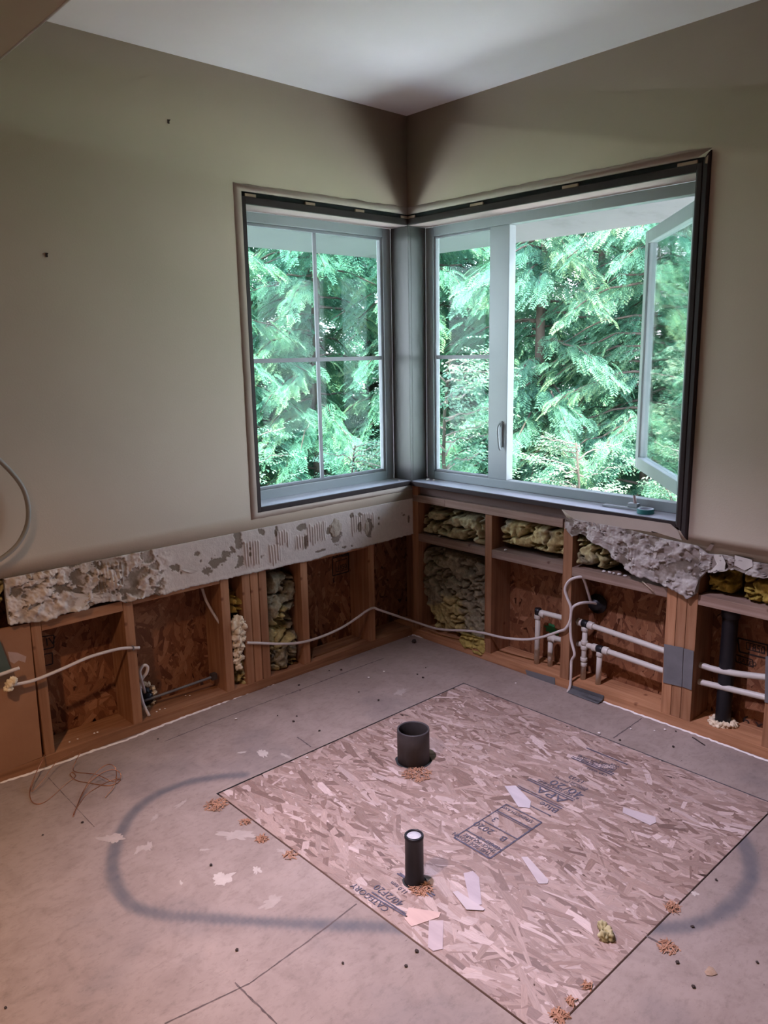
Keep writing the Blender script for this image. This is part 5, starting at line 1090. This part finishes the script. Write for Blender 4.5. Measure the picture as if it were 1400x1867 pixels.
# ------------------------------------------------------------------ copper wires on the floor
wpts = [
    [(-1.7984,0.0700,0.0500),(-1.8434,-0.0102,0.0450),(-1.8854,-0.0609,0.0300),(-1.9212,-0.1004,0.0100),(-1.9416,-0.1416,0.0020),(-1.9526,-0.1941,0.0020),(-1.9455,-0.2232,0.0020),(-1.9228,-0.2280,0.0020),(-1.8823,-0.2048,0.0020),(-1.8444,-0.1768,0.0020),(-1.8092,-0.1585,0.0040),(-1.7872,-0.1408,0.0020),(-1.7854,-0.1073,0.0020),(-1.7981,-0.1201,0.0020),(-1.7958,-0.1718,0.0020),(-1.7745,-0.2124,0.0020),(-1.7416,-0.2691,0.0020),(-1.7201,-0.2856,0.0020),(-1.6936,-0.2829,0.0020),(-1.6886,-0.2634,0.0020),(-1.7163,-0.2555,0.0020),(-1.7578,-0.2626,0.0020),(-1.8023,-0.2793,0.0020),(-1.8299,-0.3019,0.0020),(-1.8754,-0.3528,0.0020),(-1.8899,-0.3762,0.0020)],
    [(-1.7442,-0.0841,0.0500),(-1.7588,-0.0741,0.0200),(-1.7765,-0.0902,0.0040),(-1.7744,-0.1183,0.0020),(-1.7498,-0.1528,0.0020),(-1.7440,-0.2120,0.0200),(-1.7394,-0.2701,0.0300),(-1.7218,-0.2975,0.0200),(-1.6914,-0.2796,0.0100),(-1.6832,-0.2723,0.0200),(-1.6885,-0.2513,0.0300),(-1.7151,-0.2421,0.0350),(-1.7453,-0.2397,0.0300),(-1.7763,-0.2435,0.0200),(-1.8149,-0.2760,0.0100),(-1.8503,-0.3173,0.0040),(-1.8838,-0.3697,0.0020)],
    [(-1.6853,-0.2444,0.0300),(-1.6908,-0.2279,0.0400),(-1.7014,-0.2122,0.0400),(-1.7261,-0.2039,0.0300),(-1.7593,-0.2166,0.0200),(-1.7822,-0.2332,0.0120),(-1.8244,-0.2804,0.0060),(-1.8591,-0.3304,0.0040),(-1.8886,-0.3777,0.0040)],
    [(-1.6885,-0.2513,0.0300),(-1.7063,-0.2887,0.0200),(-1.7314,-0.3168,0.0100),(-1.7713,-0.3463,0.0040)],
    [(-1.8734,-0.0373,0.0300),(-1.9074,-0.0894,0.0200),(-1.9334,-0.1356,0.0100),(-1.9268,-0.1422,0.0100),(-1.8832,-0.1134,0.0200),(-1.8237,-0.0555,0.0300),(-1.7817,-0.0483,0.0400),(-1.7530,-0.0461,0.0450)]]
bm = bmesh.new()
for p_ in wpts: tube_bm(bm, smooth_path(p_), 0.0013, 6)
o = link('copper_wire', bm_mesh(bm, 'copper_wire'), COPPER); tag(o, 'tangle of bare copper wire lying on the grey floor near the left wall', 'wire')

# ------------------------------------------------------------------ debris on the floor
crumb('dark_lump', [(-0.0772,-0.0898,0.0010)][0], 0.011, DARKBIT, 5, 'black lump lying on the floor near the room corner', 'debris', flat=0.9)
bits = [(-0.2632,-0.3489,0.0010),(-0.3422,-0.3740,0.0010),(-0.3506,-0.4165,0.0010),(-0.6485,-0.3253,0.0010),(-0.6432,-0.4438,0.0010),(-1.9941,-0.4072,0.0010),(-1.8812,-0.4277,0.0010),(-0.5511,-0.0923,0.0010),(-0.5939,-0.0579,0.0010),(-0.7883,-0.0893,0.0010),(-0.8156,-0.1334,0.0010),(-1.4581,-0.0989,0.0010),(-1.0089,-0.3475,0.0010),(-0.9713,-0.3186,0.0010),(-0.9848,-0.4800,0.0010),(-1.0230,-0.2601,0.0010),(-0.9624,-1.9478,0.0010),(-1.0979,-1.9774,0.0010),(-0.9652,-2.1063,0.0010),(-1.1409,-2.0368,0.0010),(-1.6656,-1.4310,0.0010),(-1.5642,-1.5412,0.0010),(-0.1515,-1.4832,0.0010),(-0.0357,-1.4349,0.0010),(-1.7009,-0.8926,0.0010),(-2.2897,-1.0046,0.0010),(-1.8238,-1.2196,0.0010),(-1.5128,-1.5267,0.0010),(-0.7500,-1.9111,0.0010),(-0.2431,-1.3232,0.0010)]
for i, p in enumerate(bits):
    o = crumb('floor_speck', p, 0.0035 + 0.0022 * ((i * 37) % 5) / 4, DARKBIT, i, 'tiny dark crumb of rubbish scattered on the grey floor', 'debris', 'tiny dark crumbs on the floor', flat=0.5, sub=1)
wb = [(-0.0879,-1.3766,0.0010),(-0.0525,-1.3998,0.0010),(-0.5201,-0.2450,0.0010),(-0.0375,-0.0111,0.0010),(-0.4267,-0.2450,0.0010),(-0.2530,-1.2421,0.0010),(-0.1384,-1.3077,0.0010),(-1.1411,-0.6083,0.0010),(-1.1600,-0.1697,0.0010),(-0.1100,-0.7424,0.0010)]
for i, p in enumerate(wb):
    crumb('plaster_speck', p, 0.0040 + 0.001 * (i % 3), WHITEP, i + 50, 'tiny white plaster crumb lying loose on the floor', 'plaster crumb', 'tiny white crumbs on the floor', flat=0.5, sub=1)

def shavings(c, r, n, seed, label):
    rr_ = random.Random(seed); V = []; Fc = []
    for k in range(n):
        a = rr_.random() * 6.28; d = r * math.sqrt(rr_.random()); x, y = c[0] + d * math.cos(a), c[1] + d * math.sin(a); L = 0.006 + rr_.random() * 0.02; w_ = 0.0012 + rr_.random() * 0.0025
        t_ = rr_.random() * 6.28; z = 0.001 + rr_.random() * 0.006 * (1 - d / r); dz = (rr_.random() - .3) * 0.006; b = len(V)
        dx, dy = math.cos(t_), math.sin(t_); m = 4
        for j in range(m + 1):
            s = j / m - .5; cx, cy = x + dx * L * s, y + dy * L * s; cz_ = max(0.0006, z + dz * s * 2 + 0.004 * (1 - 4 * s * s) * rr_.random())
            V += [(cx - dy * w_ / 2, cy + dx * w_ / 2, cz_), (cx + dy * w_ / 2, cy - dx * w_ / 2, cz_ + 0.0006)]
        for j in range(m): q_ = b + 2 * j; Fc.append([q_, q_ + 2, q_ + 3, q_ + 1])
    o = link('wood_shavings', mesh_np('wood_shavings', V, Fc), CHIP); return tag(o, label, 'wood shavings', kind='stuff')
for i, (p, r, n, lab) in enumerate((
        ([(-1.5296,-0.6381,0.0000)][0], 0.035, 130, 'orange shavings at the left corner of the floor panel'), ([(-1.5169,-0.7844,0.0000)][0], 0.015, 30, 'few orange shavings beside the upper left edge of the floor panel'),
        ([(-1.5266,-0.8911,0.0000)][0], 0.016, 60, 'small orange shaving pile left of the floor panel edge'), ([(-1.5119,-1.0142,0.0000)][0], 0.02, 30, 'thin orange shavings by the seam left of the floor panel'),
        ([(-1.3431,-1.3757,0.0000)][0], 0.03, 120, 'orange shavings around the foot of the slim black pipe'), ([(-0.9374,-0.9637,0.0000)][0], 0.05, 160, 'orange shavings in front of the wide drain pipe'),
        ([(-1.0690,-1.9392,0.0000)][0], 0.022, 60, 'brown shavings on the floor right of the panel near its seam'), ([(-0.9318,-1.8803,0.0000)][0], 0.018, 60, 'brown shavings at the right edge of the floor panel'),
        ([(-1.4213,-1.8716,0.0000)][0], 0.016, 60, 'brown shavings at the near corner of the floor panel'), ([(-1.3720,-1.8665,0.0000)][0], 0.009, 24, 'small brown shavings just inside the near corner of the panel'), ([(-1.3090,-1.8681,0.0000)][0], 0.010, 24, 'curly brown shavings on the near right edge of the panel'))):
    shavings(p, r, n, i, lab)
# brown dry leaf
lf = [(-1.0813,-2.0342,0.0020),(-1.0565,-2.0331,0.0020),(-1.0541,-2.0424,0.0020),(-1.0660,-2.0581,0.0020),(-1.0797,-2.0515,0.0020),(-1.0871,-2.0421,0.0020)]
V = [tuple(v) for v in lf]; cc = np.mean(np.array(V), 0); V.append((cc[0], cc[1], 0.010))
o = link('dry_leaf', mesh_np('dry_leaf', V, [[i, (i + 1) % 6, 6] for i in range(6)]), pm('dry_leaf_brown', [(0.3, (0.26, 0.17, 0.10)), (0.7, (0.36, 0.26, 0.18))], 60, 0.7)); tag(o, 'curled brown dry leaf flake on the floor at the lower right', 'dry leaf')
fc = [(-1.1312,-1.7973,0.0140),(-1.1380,-1.8168,0.0140),(-1.1555,-1.8153,0.0140),(-1.1440,-1.8265,0.0140)]
foam_lump('foam_clump', [(p[0], p[1], 0.012 - 0.001 * i, 0.0105) for i, p in enumerate(fc)], 'crumpled yellow foam clump lying on the strand board', 4, pm('old_foam', [(0.3, (0.26, 0.23, 0.10)), (0.7, (0.50, 0.46, 0.26))], 40, 0.8, bumpy=0.6))
# loose flat flakes lying on the patch
def flake(poly, z, col, label):
    o = prism('wood_flake', [(p[0], p[1], z) for p in poly], (0, 0, 0.0008), pm('flake', [(0.3, tuple(c * 0.72 for c in col)), (0.7, tuple(c * 0.95 for c in col))], 14, 0.6, (1, 0.25, 1), spec=0.35))
    return tag(o, label, 'wood flake', 'loose wood flakes on the panel')
flake([(-1.4163,-1.4745,0.0000),(-1.3904,-1.4998,0.0000),(-1.4622,-1.5644,0.0000),(-1.4835,-1.5535,0.0000),(-1.4841,-1.5358,0.0000)], 0.001, (0.498, 0.415, 0.398), 'long upright pale flake on the panel below the slim black pipe')
flake([(-1.2161,-1.4150,-0.0000),(-1.1906,-1.4269,0.0000),(-1.1981,-1.4551,0.0000),(-1.2760,-1.5303,0.0000),(-1.3011,-1.5143,0.0000)], 0.001, (0.481, 0.415, 0.415), 'wide pale flake on the panel right of the slim black pipe')
flake([(-1.0450,-1.4824,-0.0000),(-1.0317,-1.4955,0.0000),(-1.0713,-1.5949,0.0000),(-1.0864,-1.6020,0.0000),(-1.1033,-1.5855,0.0000)], 0.001, (0.515, 0.448, 0.432), 'long pale flake on the panel below the stamped box')
flake([(-0.7870,-1.2188,0.0000),(-0.7586,-1.2422,0.0000),(-0.7983,-1.3340,0.0000),(-0.8305,-1.3537,-0.0000),(-0.8514,-1.3246,0.0000)], 0.001, (0.548, 0.498, 0.498), 'bright wide flake on the panel above the stamped box')
flake([(-1.2958,-1.4462,0.0000),(-1.2832,-1.4525,0.0000),(-1.2840,-1.5481,0.0000),(-1.2927,-1.5480,0.0000),(-1.3200,-1.5158,0.0000)], 0.0026, (0.515, 0.448, 0.432), 'narrow pale flake on the panel in front of the slim black pipe')
flake([(-1.4196,-1.4045,-0.0000),(-1.3726,-1.4757,0.0000),(-1.3898,-1.4840,0.0000),(-1.4633,-1.4584,0.0000),(-1.4562,-1.4275,0.0000)], 0.0005, (0.60, 0.43, 0.36), 'broad peach-coloured flake at the near left panel edge')
flake([(-0.6175,-1.5554,0.0000),(-0.5946,-1.6525,0.0000),(-0.6198,-1.6678,0.0000),(-0.6456,-1.6620,0.0000),(-0.6454,-1.5698,0.0000)], 0.0005, (0.481, 0.415, 0.398), 'pale flake on the right half of the panel')
# wood splinters caught in the wall
def splinter(a, b, r, label, mat=SHIM):
    o = tube('splinter', [a, b], r, mat, smooth=False, sides=5); return tag(o, label, 'splinter')
sp_ = [(0.0000,-1.2496,0.5426),(-0.0200,-1.3090,0.5186)]
splinter(sp_[0], sp_[1], 0.0028, 'pale wood splinter hanging below the blocking of the right wall')
sp_ = [(-0.0349,-1.4984,0.0020),(-0.0615,-1.5586,0.0020)]
splinter(sp_[0], sp_[1], 0.002, 'dark splinter lying on the floor near the right wall', DARKBIT)
# crumbs on bottom plates and blocking
k = 0
for p in [(-1.7339,0.0400,0.0957),(-1.7037,0.0400,0.0760),(-1.6290,0.0400,0.0798),(-1.6415,0.0400,0.0798),(-1.4304,0.0300,0.0424),(-1.3703,0.0500,0.0262),(-1.3891,0.0400,0.0596),(-1.3538,0.0400,0.0592),(-1.2334,0.0900,0.0673),(-1.2210,0.0800,0.0713)]:
    k += 1; crumb('plate_crumb', (p[0], max(0.03, p[1]), PT + 0.0005), 0.004, WHITEP, k + 80, 'small white crumb lying on the floor timber of the left wall', 'plaster crumb', 'white crumbs on the left floor timber', flat=0.5, sub=1)
for p in [(0.0200,-1.0684,0.5554),(0.0200,-1.0931,0.5556),(0.0200,-1.1128,0.5527),(0.0200,-1.1371,0.5508),(0.0200,-1.1611,0.5489),(0.0200,-0.5705,0.5423),(0.0200,-0.1692,0.5481)]:
    k += 1; crumb('blocking_crumb', (0.025, p[1], 0.5385), 0.0075, WHITEP, k + 80, 'white plaster crumb resting on the right wall blocking', 'plaster crumb', 'white crumbs on the right wall blocking', flat=0.6, sub=1)

# ------------------------------------------------------------------ lamps of the room (out of the picture, behind and above the camera)
OPAL = bpy.data.materials.new('opal_glass_lit'); OPAL.use_nodes = True
OPAL.node_tree.nodes['Principled BSDF'].inputs['Emission Color'].default_value = (1, 0.85, 0.75, 1); OPAL.node_tree.nodes['Principled BSDF'].inputs['Emission Strength'].default_value = 3
def downlight(x, y, z, watts, col, label, cone, blend=1.0, aim=None):
    t = empty('recessed_lamp', (x, y, z), label, 'ceiling lamp')
    lathe('trim_ring', [(0.062, 0.004), (0.062, -0.004), (0.085, -0.006), (0.088, 0.0), (0.062, 0.0)], VINYL, t, (x, y, z), 32)
    lathe('bulb', [(0.0, -0.003), (0.05, -0.002), (0.058, 0.0)], OPAL, t, (x, y, z), 24)
    l = add_light('lamp_light', 'SPOT', (x, y, z - 0.03), watts, col, shadow_soft_size=0.045, spot_size=math.radians(cone), spot_blend=blend)
    if aim: l.rotation_euler = (Vector(aim) - l.location).to_track_quat('-Z', 'Y').to_euler()
downlight(-1.62, -1.05, CEIL, LAMP_W, LAMP_COL, 'round recessed ceiling lamp above the left side of the floor panel', 74, 1.0, (-1.02, -1.42, 0))
downlight(-2.85, -1.45, 2.245, LAMP2_W, LAMP2_COL, 'round recessed lamp under the dropped header near the left wall', 125)

# ------------------------------------------------------------------ outside
FORESTF = pm('forest_floor', [(0.3, (0.05, 0.09, 0.05)), (0.5, (0.10, 0.16, 0.09)), (0.7, (0.18, 0.26, 0.14))], 4, 0.95, bumpy=0.8, bscale=9)
DARK_GROUND = pm('dark_ground_bounce_cut', [(0.3, (0.05, 0.035, 0.025)), (0.7, (0.10, 0.07, 0.05))], 20, 0.95, bumpy=0.8, bscale=30)  # unseen dark strip added by the house, keeps the ceiling corner dim
struct(box('ground', 0.17, 1.9, -20, 1.9, -1.9, -1.70, DARK_GROUND, bev=0)); struct(box('ground', -20, 0.17, 0.17, 1.9, -1.9, -1.70, DARK_GROUND, bev=0))
struct(box('ground', 1.9, 4.2, -20, 4.2, -1.9, -1.70, BOUNCE_GROUND, bev=0)); struct(box('ground', -20, 1.9, 1.9, 4.2, -1.9, -1.70, BOUNCE_GROUND, bev=0))
struct(box('ground', 4.2, 40, -20, 40, -1.9, -1.69, FORESTF, bev=0)); struct(box('ground', -20, 4.2, 4.2, 40, -1.9, -1.69, FORESTF, bev=0))
# sloping eave soffit
bm = bmesh.new(); zo, zi = 2.10, 2.30; xo, yo = 1.43, 1.587
v = [bm.verts.new(p) for p in ((0.16, 0.16, zi), (xo, yo, zo), (xo, -5, zo), (0.16, -5, zi), (-5, yo, zo), (-5, 0.16, zi))]
bm.faces.new((v[0], v[3], v[2], v[1])); bm.faces.new((v[0], v[1], v[4], v[5]))
bmesh.ops.recalc_face_normals(bm, faces=bm.faces); bmesh.ops.solidify(bm, geom=bm.faces[:], thickness=0.03)
ev = link('roof_eave', bm_mesh(bm, 'roof_eave'), EAVE); ev['kind'] = 'structure'; ev['label'] = 'stained white sloping eave outside above both windows'
bm = bmesh.new(); add_box(bm, xo, xo + 0.03, -5, yo + 0.03, zo - 0.002, zo + 0.2); add_box(bm, -5, xo, yo, yo + 0.03, zo - 0.002, zo + 0.2); link('fascia', bm_mesh(bm, 'fascia'), EAVE, ev)

def spray_proto(kind, seed):
    """one flat spray, axis along +x, unit length; returns verts (n,3), quads, brightness per vertex"""
    r = np.random.default_rng(seed); V = []; Q = []; B = []
    def leaf(p, a, L, W, z0, br):
        ca, sa = math.cos(a), math.sin(a); b = len(V)
        for x, y in ((0, 0), (L * .45, W / 2), (L, 0), (L * .45, -W / 2)):
            V.append((p[0] + x * ca - y * sa, p[1] + x * sa + y * ca, z0 - 0.35 * (x / max(L, 1e-6)) ** 2 * L)); B.append(br)
        Q.append([b, b + 1, b + 2, b + 3])
    if kind == 'cedar':
        n = 9
        for i in range(n):
            s = (i + 0.5) / n; zc = -0.45 * s * s
            for sd_ in (-1, 1):
                L = 0.42 * (1 - 0.75 * abs(s - 0.35)) * r.uniform(.8, 1.1) * (1 - .5 * s); a = sd_ * r.uniform(.7, .95)
                for j in range(5):
                    t_ = (j + .4) / 5; px, py = s + L * t_ * math.cos(a), L * t_ * math.sin(a); zz = zc - 0.5 * (L * t_) ** 2 - 0.06 * t_
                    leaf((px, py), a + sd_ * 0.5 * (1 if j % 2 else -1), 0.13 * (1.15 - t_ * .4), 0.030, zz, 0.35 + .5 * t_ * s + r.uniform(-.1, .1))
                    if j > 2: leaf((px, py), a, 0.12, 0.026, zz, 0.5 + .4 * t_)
        leaf((0.9, 0), 0, .15, .05, -0.40, .9)
    else:
        n = 9
        for i in range(n):
            s = (i + .5) / n
            a = (1 if i % 2 else -1) * r.uniform(.5, 1.2); leaf((s, 0), a, 0.20, 0.11, r.uniform(-.06, .06), r.uniform(.3, 1.0))
        leaf((.95, 0), 0, .2, .11, 0, .9)
    return np.array(V), np.array(Q), np.array(B)

def place(protos, pos, dirs, ups, sc, br, r):
    """instance sprays by numpy into one mesh"""
    Vs = []; Qs = []; Bs = []; off = 0
    for i in range(len(pos)):
        V, Q, B = protos[i % len(protos)]
        x = dirs[i] / np.linalg.norm(dirs[i]); y = np.cross(ups[i], x); y /= np.linalg.norm(y) + 1e-9; z = np.cross(x, y)
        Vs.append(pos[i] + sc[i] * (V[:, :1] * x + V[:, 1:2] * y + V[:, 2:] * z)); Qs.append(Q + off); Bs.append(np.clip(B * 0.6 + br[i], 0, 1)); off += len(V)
    return np.concatenate(Vs), np.concatenate(Qs), np.concatenate(Bs)

def tree(name, x, y, z0, z1, R, n_br, kind, label, group, seed, mat, spray=0.34, dens=9, face=None, cat='tree', crown=None, twig=LOGM):
    r = np.random.default_rng(seed); root = empty(name, (x, y, z0), label, cat, group)
    bm = bmesh.new(); tube_bm(bm, [(x + .03 * math.sin(k * 2.1 + seed), y + .03 * math.cos(k * 1.7), z0 + (z1 - z0) * k / 8) for k in range(9)], [(0.085 if kind == 'cedar' else 0.022) * (1 - k / 9.5) + .006 for k in range(9)], 10)
    link('trunk', bm_mesh(bm, 'trunk'), LOGM, root)
    pos = []; dr = []; up = []; sc = []; br = []; bb = bmesh.new()
    protos = [spray_proto(kind, seed * 10 + k) for k in range(4)]
    base_f = math.atan2(-2.6 - y, -2.6 - x)
    for b in range(n_br):
        h = z0 + (z1 - z0) * (0.10 + 0.90 * (b + r.random()) / n_br); a = r.uniform(-math.pi, math.pi)
        t_ = (h - z0) / (z1 - z0); L = R * (1.05 - 0.55 * t_) * r.uniform(.7, 1.15); tone = r.uniform(-.12, .30)
        P = []
        for k in range(7):
            s = k / 6; dz = (0.10 * s - 0.42 * s * s) * L if kind == 'cedar' else (0.35 * s - .1 * s * s) * L
            P.append(np.array([x + math.cos(a) * L * s, y + math.sin(a) * L * s, h + dz + r.normal() * .015]))
        tube_bm(bb, [tuple(p) for p in P], [(0.011 if kind == 'cedar' else 0.006) * (1 - k / 7.5) + 0.002 for k in range(7)], 5)
        m = int(dens * L / R * 1.3) + 3
        for k in range(m):
            s = 0.06 + 0.94 * (k + r.random()) / m; j = min(5, int(s * 6)); f = s * 6 - j; p = P[j] * (1 - f) + P[j + 1] * f
            side = (1 if k % 2 else -1) * r.uniform(.3, 1.1); ax = a + side * (1 - .6 * s)
            d = np.array([math.cos(ax), math.sin(ax), -0.35 * r.random() - .15 if kind == 'cedar' else r.uniform(-.3, .4)])
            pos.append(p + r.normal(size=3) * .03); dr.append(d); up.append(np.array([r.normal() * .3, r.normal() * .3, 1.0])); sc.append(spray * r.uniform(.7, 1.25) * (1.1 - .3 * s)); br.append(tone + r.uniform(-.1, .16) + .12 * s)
    link('branches', bm_mesh(bb, 'branches'), twig, root)
    V, Q, B = place(protos, pos, dr, up, sc, br, r)
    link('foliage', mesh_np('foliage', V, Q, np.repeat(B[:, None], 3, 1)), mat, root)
    return root

GT = 'tall cedars beyond the windows'
cx, cy = -2.66, -2.68
def copy_tree(src, x, y, z, rot, sc, label, group):
    root = src.copy(); COL.objects.link(root); root.location = (x, y, z); root.rotation_euler = (0, 0, rot); root.scale = (sc, sc, sc)
    root['label'] = label; root['group'] = group
    for ch in src.children:
        c = ch.copy(); COL.objects.link(c); c.parent = root
    return root
protoA = [None] * 2
for i in range(2):
    protoA[i] = tree('cedar_tree', 0, 0, 0, 5.0, 1.45, 118, 'cedar', 'x', GT, 20 + i, CEDAR, spray=0.185, dens=40)
protoB = [tree('cedar_tree', 0, 0, 0, 5.6, 1.9, 80, 'cedar', 'x', GT, 30 + i, CEDAR, spray=0.42, dens=15) for i in range(2)]
shrubP = tree('leafy_shrub', 0, 0, 0, 3.0, 0.8, 60, 'broad', 'x', GT, 41, BROAD, spray=0.17, dens=26, cat='shrub', twig=TWIGM)
first = {}
def put(src, az, dist, sc, rot, label, group):
    a = math.radians(az); x, y = cx + dist * math.cos(a), cy + dist * math.sin(a)
    if src.name not in first:
        first[src.name] = 1; src['_own'] = 1
        src.location = (x, y, -1.7); src.rotation_euler = (0, 0, rot); src.scale = (sc, sc, sc); src['label'] = label; src['group'] = group
        return src
    return copy_tree(src, x, y, -1.7, rot, sc, label, group)
for i, (az, dist, sc, lab) in enumerate((
        (52, 7.9, 1.00, 'drooping cedar seen through the middle of the left window'), (60.5, 7.6, 0.97, 'drooping cedar behind the left part of the left window'),
        (43.5, 8.2, 1.03, 'drooping cedar behind the corner post'), (35.8, 7.5, 0.98, 'drooping cedar seen through the open casement'), (28.5, 7.3, 0.97, 'drooping cedar behind the open sash'),
        (20, 7.6, 0.97, 'drooping cedar beyond the right edge of the window'), (70, 8.0, 0.97, 'drooping cedar outside left of both windows'))):
    put(protoA[i % 2], az, dist, sc, i * 1.3, lab, GT)
for i, (az, dist, sc, lab) in enumerate((
        (56.5, 9.8, 1.0, 'second-row cedar between the two left window cedars'), (48, 10.2, 1.02, 'second-row cedar just left of the corner post'), (40, 9.9, 1.0, 'second-row cedar just right of the corner post'),
        (32, 9.6, 1.0, 'second-row cedar behind the open casement'), (65, 10.0, 1.0, 'second-row cedar at the left edge of the left window'), (24.5, 9.7, 1.0, 'second-row cedar behind the right side jamb'),
        (16, 9.7, 1.0, 'second-row cedar beyond the right end of the window'), (74, 10.0, 1.0, 'second-row cedar beyond the left end of the window'))):
    put(protoB[i % 2], az, dist, sc, i * 2.1, lab, 'second row of cedars')
for i, (az, lab) in enumerate(((52.5, 'third-row cedar at the middle of the left window'), (44, 'third-row cedar behind the corner post'), (36, 'third-row cedar left in the open casement'),
        (28.5, 'third-row cedar right in the open casement'), (60.5, 'third-row cedar left in the left window'), (20.5, 'third-row cedar right of the window'), (69, 'third-row cedar left of the windows'))):
    put(protoB[(i + 1) % 2], az, 12.6, 1.12, i * 1.7 + 1, lab, 'third row of cedars')
for az, dist, sc, lab in ((42.6, 5.9, 1.02, 'leafy shrub with pale twigs seen through the narrow fixed pane'), (58, 6.0, 0.86, 'leafy shrub low behind the left window'), (49.5, 6.1, 0.80, 'leafy shrub low beside the corner post'), (33, 6.2, 0.80, 'leafy shrub low behind the open casement'), (26, 6.3, 0.78, 'leafy shrub low behind the open sash')):
    put(shrubP, az, dist, sc, az, lab, 'leafy shrubs beyond the windows')
